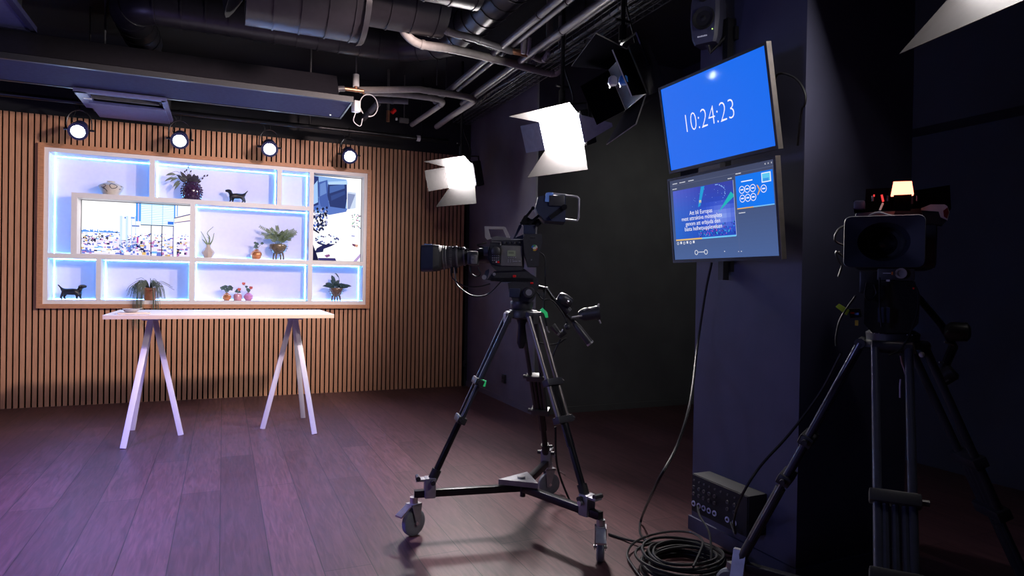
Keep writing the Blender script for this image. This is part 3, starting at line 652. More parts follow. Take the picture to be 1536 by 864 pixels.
o = b.build('spiral_duct', origin=(0, 4.62, zB)); tag(o, 'fattest dark round duct with a stepped wide middle section', 'duct', 'round ducts under the ceiling')
b = ringed(MB().m(DUCT), [(-1.2, 4.15, 3.27), (1.55, 4.15, 3.27)], .19); o = b.build('spiral_duct', origin=(0, 4.15, 3.27)); tag(o, 'uppermost plain round duct along the top edge of the picture', 'duct', 'round ducts under the ceiling')
# straight pipes running along the room
def pipe(label, pts, r, mt=PIPE, seg=12, name='ceiling_pipe', n=0):
    pts = smoothpts(pts, n) if n else pts
    b = MB().m(mt).tube(pts, r, seg); P_ = [V(p) for p in pts]
    for i in (len(P_)//3, 2*len(P_)//3):
        a = P_[max(0, min(i, len(P_)-2))]; c = P_[max(0, min(i, len(P_)-2))+1]; m_ = a.lerp(c, .5); d = (c-a).normalized(); b.tube([m_-d*.012, m_+d*.012], r+.004, seg)
    o = b.build(name, origin=P_[0]); return tag(o, label, 'pipe', 'pipes under the ceiling')
GP = 'grey pipe'
pipe('straight dark pipe running into the room beside the big duct elbow', [(1.90, 6.3, 3.03), (1.90, 1.6, 3.03)], .026, DPIPE)
pipe('twin straight dark pipe just right of the first one', [(2.00, 5.9, 3.06), (2.00, 1.6, 3.06)], .020, DPIPE)
pipe('straight dark pipe left of the wire cable tray', [(2.15, 6.2, 3.02), (2.15, 2.0, 3.02)], .028, DPIPE)
pipe('thin conduit close beside the wire cable tray', [(2.235, 6.1, 3.05), (2.235, 2.4, 3.05)], .014, DPIPE)
pipe('short dark pipe bracket low at the top centre', [atZ(565, 150, 3.0), atZ(612, 152, 3.0)], .03, DPIPE)
b1 = [atZ(604, 20, 3.18), atZ(602, 32, 3.14), atZ(608, 50, 3.05), atZ(630, 66, 3.0), atZ(680, 74, 3.0), atZ(760, 93, 3.0), atZ(824, 109, 3.0), atZ(838, 105, 3.02), atZ(842, 94, 3.08)]
b1.append(b1[-1]+V((0, 0, .38)))
pipe('thick pale lagged pipe looping down and across below the other pipes', b1, .032, PIPE, n=5)
b2 = [atZ(640, 26, 3.16), atZ(656, 40, 3.10), atZ(680, 50, 3.05), atZ(705, 56, 3.03), atZ(735, 66, 3.02), atZ(768, 77, 3.02)]
pipe('dark lagged pipe ending at the white valve', b2, .026, DPIPE, n=5)
b3 = [atZ(798, 83, 3.02), atZ(812, 89, 3.02), atZ(821, 84, 3.03), atZ(824, 70, 3.10)]; b3.append(b3[-1]+V((0, 0, .36)))
pipe('pale pipe rising after the white valve', b3, .028, PIPE, n=5)
vp = atZ(785, 78, 3.02); t = thing('valve', 'white valve block with copper ends on the pale pipes', 'valve', vp)
MB().m(TWHITE).box(vp+V((.0, 0, .06)), (.035, .04, .15), RX(.15), .006).build('actuator', t); MB().m(WPL).box(vp+V((.045, 0, .05)), (.03, .035, .13), RX(.15), .006).build('motor', t)
MB().m(COPP).tube([atZ(766, 76, 3.02), atZ(800, 84, 3.02)], .022, 10).build('fitting', t)
MB().m(CABLE).tube(smoothpts([vp+V((-.03, 0, .02)), vp+V((-.25, .05, .0)), vp+V((-.5, .05, .07)), vp+V((-.7, .02, .1))], 5), .006, 6).build('lead', t)
Z3 = 2.98
pipe('upper of two pale pipes that turn together toward the back wall', [atZ(540, 135, Z3), atZ(590, 134.5, Z3), atZ(626, 134, Z3), atZ(640, 136, Z3), atZ(680, 142, Z3), atZ(702, 146, Z3), atZ(710, 150, Z3), atZ(706, 155, Z3), atZ(680, 172, Z3), atZ(655, 190, Z3)], .030, PIPE, n=4)
pipe('lower of two pale pipes that turn together toward the back wall', [atZ(548, 139, Z3), atZ(600, 142, Z3), atZ(640, 146.5, Z3), atZ(657, 149, Z3), atZ(664, 153, Z3), atZ(660, 158, Z3), atZ(640, 172, Z3), atZ(618, 187, Z3)], .026, PIPE, n=4)
pipe('blue-lit stub pipe behind the white actuator', [atZ(545, 178, 2.98), atZ(567, 155, 2.98)], .03, DPIPE)
for j, (u, v, l_) in enumerate(((669, 145, 'threaded hanger rod holding the pale pipe pair'), (655, 128, 'second hanger rod beside the pale pipe pair'))):
    p = atZ(u, v, 3.0); o = MB().m(TRAYM).cyl(p, (p.x, p.y, CH), .006, seg=8).build('hanger_rod', origin=p); tag(o, l_, 'rod')
p = atZ(660, 30, 3.2); q = atZ(640, 26, 3.2)
o = MB().m(DPIPE).bb((.6, 3.75, 3.30), (1.62, 3.83, 3.36)).build('strut_channel', origin=(1.1, 3.8, 3.33)); tag(o, 'dark strut channel crossing the ceiling at the top centre', 'channel')
o = MB().m(PIPE).tube([atZ(642, 24, 3.2), atZ(664, 0, 3.2), atZ(690, -30, 3.2)], .012, 8).build('conduit', origin=atZ(642, 24, 3.2)); tag(o, 'thin pale conduit running up to the picture top at centre', 'conduit')
# sprinkler valve, junction box
p = atD(582, 170, 7.0); t = thing('sprinkler', 'red and copper sprinkler valve above the fourth spotlight', 'sprinkler', p)
MB().m(COPP).cyl(p+V((0, 0, -.09)), p+V((0, 0, .03)), .018).build('nozzle', t); MB().m(RED).cyl(p+V((.04, 0, .01)), p+V((.075, 0, .05)), .022).build('cap', t); MB().m(DPIPE).cyl(p+V((0, 0, .03)), V((p.x, p.y, CH)), .014).build('drop_pipe', t)
p = atD(606, 181, 7.2); t = thing('junction_box', 'small black junction box with a white plug near the back ceiling', 'box', p)
MB().m(GPL).box(p, (.10, .05, .05), None, .006).build('box', t); MB().m(WPL).box(p+V((-.085, -.01, .005)), (.02, .03, .025), None, .004).build('plug', t); MB().m(DPIPE).cyl(p, V((p.x, p.y, CH)), .006).build('hanger', t)
# cable tray
t = thing('cable_tray', 'long wire cable tray full of cables along the right of the ceiling', 'cable tray', (2.38, 4.5, 3.0))
b = MB().m(TRAYM); TXA, TXB, TYA, TYB = 2.29, 2.49, 1.9, 6.9
for xx, zz in ((TXA, 3.0), (TXA, 3.05), (2.34, 3.0), (2.39, 3.0), (2.44, 3.0), (TXB, 3.0), (TXB, 3.05)): b.tube([(xx, TYA, zz), (xx, TYB, zz)], .0038, 5)
yy = TYA
while yy < TYB: b.tube([(TXA, yy, 3.07), (TXA, yy, 3.0), (TXB, yy, 3.0), (TXB, yy, 3.07)], .0038, 5); yy += .10
b.build('wire_basket', t); R = random.Random(4)
for i in range(6):
    pts = [(2.31+.026*i+R.uniform(-.02, .02), TYA+j*.55, 3.02+R.uniform(0, .03)) for j in range(10)]
    MB().m(CABLE if i % 3 else GPL).tube(smoothpts(pts, 3), .011, 6).build('cable', t)
for yy in (2.6, 4.2, 5.8): MB().m(DPIPE).cyl((2.39, yy, 3.0), (2.39, yy, CH), .006).build('hanger', t)
# lighting pipe and spotlights
t = thing('lighting_bar', 'black lighting pipe in front of the slatted wall carrying the spotlights', 'pipe', (0, 7.1, 2.83))
MB().m(BMET).tube([(-3.0, 7.1, 2.83), (2.3, 7.1, 2.83)], .024, 12).build('tube', t)
p = atY(626, 202, 7.1); MB().m(WPL).tube([(p.x-.006, 7.1, 2.83), (p.x+.03, 7.1, 2.83)], .034, 12).build('clamp', t)
for xx in (-2.4, -.8, .8, 2.0): MB().m(BMET).cyl((xx, 7.1, 2.85), (xx, 7.1, CH), .01).build('drop_rod', t)
LENS = em((.70, .82, 1.0), 40.)
PARN = mat('blue_black_lamp_shell', (.016, .02, .075), .4)
par = thing('spotlight', 'first lit round spotlight from the left above the shelf', 'spotlight', (-1.222, 7.09, 2.575), group='spotlights above the shelf')
tilt = radians(28)
Fm = RX(tilt)  # local -y faces the room, tilted down
fd = (Fm @ V((0, -1, 0))).normalized()
b = MB().m(PARN); b.lathe([(.0, -.12), (.045, -.12), (.06, -.09), (.072, -.02), (.076, .05), (.081, .05), (.081, .062), (.058, .062), (.050, .024), (.0, .024)], (0, 0, 0), fd, 28); b.build('lamp_can', par, world=False)
b = MB().m(LENS).lathe([(0, .026), (.0485, .026), (.0485, .030), (.0, .033)], (0, 0, 0), fd, 28); b.build('lens', par, world=False)
b = MB().m(BMET); b.tube([V((-.098, 0, 0))]+[V((-.098*cos(a), .0, .06+.12*sin(a))) for a in [i*pi/10 for i in range(11)]]+[V((.098, 0, 0))], .006, 6)
for s_ in (-1, 1): b.tube([(s_*.08, 0, 0), (s_*.118, 0, 0)], .010, 8)
b.build('yoke', par, world=False)
b = MB().m(BMET); b.tube([(0, .0, .18), (0, .005, .225)], .008, 8); b.tube(arc((0, .01, .255), .032, -pi/2, pi*.95, (0, 1, 0), (0, 0, 1), 8), .006, 6); b.build('hook', par, world=False)
b = MB().m(CABLE); b.tube(smoothpts([(-.03, .05, .02), (-.07, .10, .10), (-.04, .06, .20), (-.10, .03, .26)], 5), .004, 6); b.build('lead', par, world=False)
PARX = [-1.222, -.400, .409, 1.203]
for x_, l_ in zip(PARX[1:]+[-2.40], ('second lit round spotlight from the left above the shelf', 'third lit round spotlight from the left above the shelf', 'rightmost lit round spotlight above the shelf', 'lit round spotlight beyond the left end of the shelf')):
    dup(par, (x_, 7.09, 2.575), l_)

# soft lights with barn doors
def softlight(label, loc, psi, tilt, lit, doors, W=.36, H=.27, dl=.22, knobs=False, top=CH, est=60.):
    rot = RZ(radians(psi)) @ RX(radians(-tilt))
    t = thing('soft_light', label, 'studio light', loc, rot, 'soft lights with barn doors')
    MB().m(BPL).bb((-W/2-.02, -.13, -H/2-.02), (W/2+.02, -.006, H/2+.02), .015).build('housing', t, world=False)
    MB().m(em((1.0, .94, .93), est) if lit else mat('dark_diffuser', (.03, .03, .035), .5)).bb((-W/2, -.006, -H/2), (W/2, 0, H/2)).build('diffuser', t, world=False)
    th = .003 if lit else .007
    for side, ang in doors.items():
        if ang is None: continue
        a = radians(ang); b = MB()
        ca, sa = cos(a), sin(a); fl = .10
        if side in 'TB':
            s_ = 1 if side == 'T' else -1
            q = [(-W/2, .002, s_*H/2), (W/2, .002, s_*H/2), (W/2+fl, dl*ca, s_*(H/2+dl*sa)), (-W/2-fl, dl*ca, s_*(H/2+dl*sa))]; n = V((0, -sa, s_*ca))
        else:
            s_ = 1 if side == 'R' else -1; tp_ = .12 if ang > 110 else 1
            q = [(s_*W/2, .002, -H/2), (s_*W/2, .002, H/2), (s_*(W/2+dl*sa), dl*ca, H/2*tp_-H*(1-tp_)*.1), (s_*(W/2+dl*sa), dl*ca, -H/2*tp_-H*(1-tp_)*.1)]; n = V((s_*ca, -sa, 0))
        b.m((DOORG if ang > 90 else DOORM) if lit else DOORX).poly(q); q2 = [V(p)+n*th for p in q]; b.m((DOORG if ang > 90 else DOORB) if lit else DOORX).poly(q2[::-1]); b.m(DOORM if lit else EDGE)  # door colour follows the light each face gets
        for i in range(4): b.poly([q[i], q[(i+1) % 4], q2[(i+1) % 4], q2[i]])
        b.build('barn_door', t, world=False, recalc=False, smooth=0)
    b = MB().m(BMET); b.tube([(-W/2-.03, -.07, 0), (-W/2-.045, -.07, H/2+.06), (0, -.07, H/2+.085), (W/2+.045, -.07, H/2+.06), (W/2+.03, -.07, 0)], .009, 6); b.build('yoke', t, world=False)
    c = V(loc)+(rot @ V((0, -.07, H/2+.085)))
    b = MB().m(BMET); b.cyl(c, (c.x, c.y, top), .014); b.cyl((c.x, c.y, c.z+.01), (c.x, c.y, c.z+.10), .024); b.tube([(c.x-.05, c.y, c.z+.13), (c.x+.05, c.y, c.z+.13)], .009, 8); b.build('hanging_pole', t)
    b = MB().m(CABLE); b.tube(smoothpts([rot @ V((.1, -.13, .05))+V(loc), c+V((.12, .05, .05)), c+V((.02, .02, .3)), c+V((.02, .01, .6))], 5), .006, 6); b.build('lead', t)
    if knobs:
        for (u, v), mt in (((919, 128), mat('pale_knob', (.28, .28, .38), .5)), ((935, 127), mat('blue_knob', (.03, .16, .6), .5))):
            c = atD(u, v, 3.62); b = MB().m(mt).lathe([(0, 0), (.020, 0), (.027, .010), (.022, .042), (.014, .050), (0, .052)], c, (0, 0, 1), 14); b.m(BMET).cyl(c+V((0, 0, .02)), c+_A*.10+V((0, 0, .02)), .006); b.build('knob', t)
    return t
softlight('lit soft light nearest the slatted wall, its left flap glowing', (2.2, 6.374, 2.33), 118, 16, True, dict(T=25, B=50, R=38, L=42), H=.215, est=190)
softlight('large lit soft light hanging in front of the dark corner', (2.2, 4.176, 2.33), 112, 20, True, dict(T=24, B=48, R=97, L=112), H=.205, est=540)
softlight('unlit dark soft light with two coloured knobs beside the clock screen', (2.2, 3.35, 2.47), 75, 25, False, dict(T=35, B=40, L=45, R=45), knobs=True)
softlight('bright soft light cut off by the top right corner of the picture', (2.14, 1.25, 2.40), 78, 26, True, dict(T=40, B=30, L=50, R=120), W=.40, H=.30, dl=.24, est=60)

# ================================================================ MONITORS
Yr, Yl = 2.04, 2.733
def frame_of(o, ux, uz): return V(o), V(ux), V(uz)
def mon(label, top, bot, yr, yl, painter):
    # top/bot are (x, z); picture plane faces -x; u axis runs from left (far y) to right (near y)
    t = thing('monitor', label, 'monitor', ((top[0]+bot[0])/2, (yr+yl)/2, bot[1]), group='monitors on the pillar')
    o = V((bot[0], yl, bot[1])); ux = V((0, yr-yl, 0)); uz = V((top[0]-bot[0], 0, top[1]-bot[1])); n = ux.cross(uz).normalized()
    if n.x > 0: n = -n
    P = lambda a, c_, d=0: o+ux*a+uz*c_+n*d
    bw, bh = .018, .03
    b = MB().m(BPL); q = [P(-bw, -bh*1.3, .0), P(1+bw, -bh*1.3, .0), P(1+bw, 1+bh, .0), P(-bw, 1+bh, .0)]; b.prism(q, -n*.022); b.prism([P(.15, .15, -.02), P(.85, .15, -.02), P(.85, .85, -.02), P(.15, .85, -.02)], -n*.025); b.build('casing', t)
    b = MB().m(BPL)
    for r in ((-bw, 0, -bh*1.3, 1+bh), (1, 1+bw, -bh*1.3, 1+bh), (0, 1, -bh*1.3, 0), (0, 1, 1, 1+bh)):
        b.prism([P(r[0], r[2]), P(r[1], r[2]), P(r[1], r[3]), P(r[0], r[3])], n*.006)
    b.build('bezel', t)
    b = MB().m(mat('brushed_edge', (.30, .27, .25), .35, metal=.8)); b.prism([P(1+bw, -bh*1.3, .006), P(1+bw+.003, -bh*1.3, .006), P(1+bw+.003, 1+bh, .006), P(1+bw, 1+bh, .006)], -n*.026); b.build('side_trim', t)
    b = MB(); painter(b, P); b.build('screen', t, smooth=0, recalc=False)
    c = P(.5, .5, -.045); b = MB().m(BMET); b.box(c+V((.02, 0, 0)), (.03, .12, .12)); b.bb((c.x+.02, c.y-.03, c.z-.03), (PX0, c.y+.03, c.z+.03)); b.build('wall_mount', t)
    return t
def glossy(c, s, name='lit_screen'):
    m = mat(name, tuple(x*.1 for x in c), .05, emit=c, estr=s, var=0, spec=.6); return m
def rect(b, P, mt, a0, a1, c0, c1, d=.0012): b.m(mt); b.poly([P(a0, c0, d), P(a1, c0, d), P(a1, c1, d), P(a0, c1, d)])
def clock(b, P):
    rect(b, P, glossy(srgb(25, 108, 236), 1.0), 0, 1, 0, 1, .001)
    ux = (P(1, 0)-P(0, 0)).normalized(); uz = (P(0, 1)-P(0, 0)).normalized()
    b.m(em((.95, .93, 1), 1.)); b.text('10:24:23', .104, P(.452, .49, .0022), ux, uz, thin=-.0022, ys=1.22)
mon('upper blue monitor on the pillar showing a digital clock', (2.0, 2.231), (2.073, 1.832), 2.041, 2.733, clock)
def slides(b, P):
    R = random.Random(8)
    ux = (P(1, 0)-P(0, 0)).normalized(); uz = (P(0, 1)-P(0, 0)).normalized()
    W = .68
    # page gradient in bands
    N = 24
    for i in range(N):
        f_ = i/N; c = tuple((srgb(74, 98, 150)[j]*(1-f_)+srgb(66, 72, 98)[j]*f_) for j in range(3)); rect(b, P, em(c, 1.) if i % 3 else em(c, 1.), 0, 1, i/N, (i+1)/N, .001)
    T = em((.85, .87, .95), .9)
    # left picture: a 0.04..0.652, c 0.24..0.86 (as crop rows)
    a0, a1, c0, c1 = .03, .648, .255, .865
    A = lambda s: a0+(a1-a0)*s
    C = lambda s: c0+(c1-c0)*s
    M_, K = 16, 12
    for i in range(M_):
        for j in range(K):
            s, q = (i+.5)/M_, (j+.5)/K
            g = max(0, 1-sqrt(((s-.80)/.42)**2+((q-.38)/.36)**2)); l_ = max(0, .55-s)*.9; tl = max(0, q-.55)
            c = (max(.01, .02+.24*g*g+.10*l_*q+.05*tl), .07+.30*g*g+.13*l_-.03*tl, .50+.35*g+.20*l_-.30*tl*s)
            rect(b, P, em(tuple(max(.005, x) for x in c), 1.), A(i/M_), A((i+1)/M_), C(j/K), C((j+1)/K), .0014)
    for pts, c in (([(.96, .80), (1, .74), (1, .70), (.76, .46)], (.02, .50, .55)), ([(.50, .99), (.56, .99), (.47, .62), (.43, .60)], (.02, .36, .75))):
        b.m(em(c, .9)); b.poly([P(A(s), C(q), .0018) for s, q in pts])
    for i in range(150):
        s = R.uniform(.40, .99); q = R.uniform(.01, .24)*(.5+.8*(s-.3)); r = R.uniform(.004, .010); rect(b, P, em(R.choice([(.01, .02, .16), (.01, .03, .22), (.02, .25, .8), (.05, .6, .9), (.015, .03, .2), (.6, .08, .45)]), .9), A(s), min(a1, A(s+r)), C(q), C(q+r*R.uniform(2, 5)), .0019+.0000*i)
    for i in range(26):
        th = R.uniform(-.9, 1.7); rr = .17; s, q = .74+rr*cos(th)*.75+R.uniform(-.01, .01), .80+rr*sin(th)*1.0; rect(b, P, em((.30, .55, 1), 1.), A(s), A(s+.008), C(q), C(q+.012), .0021)
    for i in range(20): s, q = R.uniform(.2, .9), R.uniform(.6, .98); rect(b, P, em((.35, .55, 1), .9), A(s), A(s+.006), C(q), C(q+.009), .0021)
    b.m(em((1, .72, .18), 1.)); b.text('"', .050, P(A(.475), C(.645), .0028), ux, uz)
    b.m(em((.93, .93, 1), 1.))
    for i, l_ in enumerate(('Att bli Europas', 'mest attraktiva mötesplats', 'genom att erbjuda den', 'bästa helhetsupplevelsen')):
        b.text(l_, .0265, P(A(.47+.018*(i > 1)), C(.505-.105*i), .0028), ux, uz, ys=1.05)
    rect(b, P, em(srgb(225, 185, 110), 1.), a0, A(.46), c0-.018, c0, .0015); rect(b, P, em(srgb(110, 195, 245), 1.), A(.46), a1, c0-.018, c0, .0015); rect(b, P, em(srgb(180, 190, 225), .9), a1, a1+.004, c0-.01, c1, .0015)
    # right slide
    r0, r1, s0, s1 = .672, .985, .545, .90
    rect(b, P, em(srgb(22, 118, 240), 1.), r0, r1, s0, s1, .0014)
    RA = lambda s: r0+(r1-r0)*s
    RC = lambda q: s0+(s1-s0)*q
    rect(b, P, em(srgb(225, 175, 90), 1.), r0, RA(.45), s0-.012, s0, .0016); rect(b, P, em(srgb(120, 190, 245), 1.), RA(.45), r1, s0-.012, s0, .0016)
    b.m(em((.9, .92, 1), 1.)); hq = RC(.80); b.poly([P(RA(.16), hq-.006, .0022), P(RA(.47), hq-.006, .0022), P(RA(.47), hq+.005, .0022), P(RA(.16), hq+.005, .0022)])
    rc = em((.93, .90, .97), 1.)
    def ring(a, q, r):
        b.m(rc); n = 20; ctr = P(a, q, .002)
        for i in range(n):
            t0, t1 = 2*pi*i/n, 2*pi*(i+1)/n
            b.poly([ctr+(ux*cos(t0)+uz*sin(t0))*r, ctr+(ux*cos(t1)+uz*sin(t1))*r, ctr+(ux*cos(t1)+uz*sin(t1))*(r-.0028), ctr+(ux*cos(t0)+uz*sin(t0))*(r-.0028)])
        b.poly([ctr+ux*x_*r+uz*z_*r for x_, z_ in ((-.5, -.15), (.5, -.15), (.5, .18), (-.5, .18))])
    for rr in range(2):
        for i in range(3): ring(RA(.165+i*.15), RC(.55-rr*.27), .0165)
    ring(RA(.75), RC(.48), .0165)
    b.m(em(srgb(235, 170, 50), 1.))
    for z_ in (1, -1): b.poly([P(RA(.57), RC(.47+z_*.15), .002), P(RA(.60), RC(.47+z_*.15), .002), P(RA(.665), RC(.47), .002), P(RA(.63), RC(.47), .002)])
    rect(b, P, em((.8, .88, 1), 1.), RA(.71), RA(.95), RC(.66), RC(.95), .002); rect(b, P, em(srgb(95, 200, 240), 1.), RA(.73), RA(.93), RC(.69), RC(.92), .0024); rect(b, P, em(srgb(60, 150, 230), 1.), RA(.75), RA(.9), RC(.69), RC(.78), .0027)
    # captions too small to read in the photo are short strokes
    b.m(T)
    def bars(a, q, wd, h=.010):
        x_ = a-wd/2
        while x_ < a+wd/2:
            l_ = R.uniform(.005, .011); b.poly([P(x_, q-h/2, .0022), P(x_+l_, q-h/2, .0022), P(x_+l_, q+h/2*R.uniform(.4, 1), .0022), P(x_, q+h/2, .0022)]); x_ += l_+.0022
    for a, q, wd in ((.06, .955, .05), (.145, .955, .06), (.24, .955, .055), (.62, .89, .03), (.70, .925, .045), (.055, .89, .05), (.71, .49, .05)): bars(a, q, wd)
    for i in range(6): a = .05+i*.035; n_ = [P(a-.009, .195, .0016), P(a+.009, .195, .0016), P(a+.009, .225, .0016), P(a-.009, .225, .0016)]; b.poly(n_) if i % 2 else b.text('o', .03, P(a, .21, .0016), ux, uz)
    for a in (.245, .345): b.text('O', .034, P(a, .075, .0016), ux, uz)
    bars(.295, .082, .055); bars(.53, .075, .006); bars(.66, .065, .006); bars(.685, .065, .006)
    for a in (.93, .955, .98): b.text('x', .014, P(a, .972, .0016), ux, uz)
    rect(b, P, em(srgb(92, 100, 128), 1.), 0, 1, .93, .935, .0015); rect(b, P, em(srgb(90, 105, 150), .9), .668, .671, .02, .91, .0015)
mon('lower monitor on the pillar showing a presentation slide', (2.03, 1.768), (2.073, 1.379), 2.010, 2.688, slides)
t = thing('wall_bracket', 'dark bracket pole on the pillar behind the two monitors', 'bracket', (2.19, 2.47, 1.3))
MB().m(BMET).bb((2.165, 2.445, 1.28), (2.20, 2.48, 2.52)).build('pole', t)
for zz in (1.35, 2.0, 2.45): MB().m(BMET).bb((2.195, 2.43, zz-.03), (2.218, 2.495, zz+.03)).build('clamp', t)
# loudspeaker
sp = atD(1062, 18, 3.15); rot = RZ(radians(-62)) @ Mx.Scale(.9, 4)
t = thing('loudspeaker', 'small dark studio loudspeaker above the clock monitor', 'loudspeaker', sp-V((0, 0, .16)), rot)
b = MB().m(mat('speaker_cabinet', (.05, .052, .09), .5)); secs = [(-.16, .058), (-.13, .070), (-.03, .080), (.06, .078), (.14, .066), (.17, .050)]
rings = []
for z_, hw in secs:
    dpt = hw*.95; rings.append([b._v((x_, y_, z_+.16)) for x_, y_ in ((-hw, -dpt*.55), (-hw*.8, -dpt*.8), (hw*.8, -dpt*.8), (hw, -dpt*.55), (hw*.9, dpt), (-hw*.9, dpt))])
for a, c in zip(rings, rings[1:]):
    for i in range(6): b._f([a[i], a[(i+1) % 6], c[(i+1) % 6], c[i]])
b._f(rings[0][::-1]); b._f(rings[-1]); b.build('cabinet', t, world=False)
MB().m(BRUB).lathe([(.060, 0), (.058, .008), (.050, .006), (.028, -.006), (.012, .002), (0, .004)], (0, -.064, .125), (0, -1, 0), 24).build('woofer', t, world=False)
MB().m(BRUB).lathe([(.034, 0), (.03, .006), (.012, .0), (0, .006)], (0, -.062, .245), (0, -1, 0), 20).build('tweeter', t, world=False)
MB().m(em((.6, .9, .2), 1.5)).ball((.052, -.066, .056), .0035, 8).build('power_light', t, world=False)
b = MB().m(em((.5, .5, .7), .5)); [b.poly([(-.028+.009*i, -.0665, .026), (-.021+.009*i, -.0665, .026), (-.021+.009*i, -.0665, .034-.002*(i % 2)), (-.028+.009*i, -.0665, .034)]) for i in range(6)]; b.build('badge', t, world=False, smooth=0)
b = MB().m(BMET); b.tube([sp+V((0, 0, -.15)), sp+V((.02, 0, -.19)), V((2.18, 2.46, 2.45))], .012, 8); b.build('mount_arm', t)

# stage box on pillar
t = thing('stage_box', 'black connector box with rows of round sockets low on the pillar', 'stage box', (2.16, 2.38, .155))
MB().m(BLK).bb((2.112, 2.195, .15), (PX0, 2.572, .335), .006).build('case', t)
b = MB().m(BLK).bb((2.108, 2.20, .155), (2.113, 2.567, .33)); b.build('front_plate', t)
RNGM = mat('pale_ring_label', (.72, .74, 1.0), .5)
cols = [2.553, 2.515, 2.480, 2.443, 2.405, 2.365, 2.320, 2.275]
for j, y_ in enumerate(cols):
    for r_, z_ in enumerate((.305, .272, .240)):
        if j == 5 and r_: continue
        if r_ == 0: MB().m(GPL).cyl((2.109, y_, z_), (2.104, y_, z_), .005, seg=8).build('screw', t)
        else: MB().m(GPL).lathe([(0, 0), (.0085, 0), (.0085, .006), (.005, .006), (.005, .002), (0, .002)], (2.108, y_, z_), (-1, 0, 0), 12).build('socket', t)
    if j != 5:
        b = MB().m(RNGM).lathe([(.0135, 0), (.0135, .003), (.0070, .003), (.0070, 0)], (2.108, y_, .192), (-1, 0, 0), 18, caps=False); b.m(BPL).cyl((2.108, y_, .192), (2.102, y_, .192), .0055, seg=10); b.build('ringed_socket', t)

# ===================================================== MAIN CAMERA + TRIPOD
CX, CY = 1.406, 3.038
D0 = V((CX, CY, 0)).dot(_A)+HC*0 - HC*_A.z*0
D0 = (V((CX, CY, HC))-V((0, 0, HC))).dot(_A)
def G(u, v, dy=0.): return atD(u, v, D0+dy)
def pxm(d=None): return (d or D0)/F
FR = [CR]
def pbox(b, u0, v0, u1, v1, y0, y1, bev=0., rot=None, D=None):
    D = D or D0; dm = D+(y0+y1)/2; c = atD((u0+u1)/2, (v0+v1)/2, dm); s = dm/F
    b.box(c, (abs(u1-u0)*s, abs(y1-y0), abs(v1-v0)*s), FR[0] if rot is None else FR[0] @ Mx.Rotation(rot, 4, 'Y'), bev); return b
def plate(b, pts, y0, y1, D=None):
    D = D or D0; A_ = [atD(u, v, D+y0) for u, v in pts]; b.prism(A_, (FR[0] @ V((0, 1, 0)))*(y1-y0)); return b
rr = CR @ V((1, 0, 0)); aa = CR @ V((0, 1, 0))
vc = thing('video_camera', 'black broadcast camera with long zoom lens pointing left on the wheeled tripod', 'video camera', G(772, 406), CR)
# lens
b = MB().m(BPL)
E = lambda x_, y_: (620+x_*.19557, 270+y_*.19557)     # from a zoomed reading of the photo
s0 = pxm()
def lensax(x_): return G(*E(x_, 600-(x_-150)*.055))
axd = (lensax(500)-lensax(200)).normalized()
prof = [(222, 92), (240, 84), (258, 82), (275, 86), (300, 80), (318, 82), (345, 76), (372, 70), (395, 66), (420, 58)]
o_ = lensax(222); sc_ = .19557*s0
b.lathe([(r*sc_, (x_-222)*sc_) for x_, r in prof], o_, axd, 28); b.build('lens_barrel', vc)
b = MB().m(GPL)
for x_, r in ((228, 90), (246, 86), (330, 82), (385, 70)): b.lathe([(r*sc_, 0), ((r+3)*sc_, 2*sc_), ((r+3)*sc_, 12*sc_), (r*sc_, 14*sc_)], lensax(x_), axd, 28, caps=False)
for i in range(40):
    a = 2*pi*i/40; n_ = (aa*cos(a)+V((0, 0, 1))*sin(a)); p = lensax(290)+n_*83*sc_; b.tube([p-axd*12*sc_, p+axd*12*sc_], 2.4*sc_, 4)
b.build('focus_ring', vc)
def rrect(c, hx, hz, r, n=5):
    out = []
    for cx_, cz_, a0 in ((hx-r, hz-r, 0), (-hx+r, hz-r, pi/2), (-hx+r, -hz+r, pi), (hx-r, -hz+r, 1.5*pi)):
        out += [c+aa*(cx_+r*cos(a0+pi/2*i/n))+V((0, 0, 1))*(cz_+r*sin(a0+pi/2*i/n)) for i in range(n+1)]
    return out
def loft(b, loops, caps=(True, True)):
    L_ = [[b._v(p) for p in l] for l in loops]
    for a, c in zip(L_, L_[1:]):
        n = len(a)
        for i in range(n): b._f([a[i], a[(i+1) % n], c[(i+1) % n], c[i]])
    if caps[0]: b._f(L_[0][::-1])
    if caps[1]: b._f(L_[-1])
    return b
b = MB().m(BPLM); hz = 100*sc_; hx = hz*1.28
b.m(NAVYPL); loft(b, [rrect(lensax(76), hx*.95, hz*.93, .02), rrect(lensax(76), hx, hz, .022), rrect(lensax(165), hx, hz*1.0, .022)], (False, False))
b.m(BPLM); loft(b, [rrect(lensax(165), hx, hz, .022), rrect(lensax(205), hx*.92, hz*.95, .03), rrect(lensax(226), hx*.72, hz*.86, .05)], (False, True))
b.m(BRUB); loft(b, [rrect(lensax(76), hx*.95, hz*.93, .02), rrect(lensax(150), hx*.8, hz*.86, .03)], (False, True)); b.build('lens_hood', vc)
b = MB().m(BLUET); p = G(*E(118, 500)); b.box(p+V((0, 0, .002)), (.036, .10, .003), CR); b.build('blue_trim', vc)
b = MB().m(BPL); pbox(b, *E(418, 548), *E(500, 655), -.075, .035, .012); b.m(GPL); pbox(b, *E(440, 575), *E(492, 645), -.085, -.07, .008); b.m(SILV); pbox(b, *E(448, 585), *E(470, 605), -.088, -.084); b.build('zoom_grip', vc)
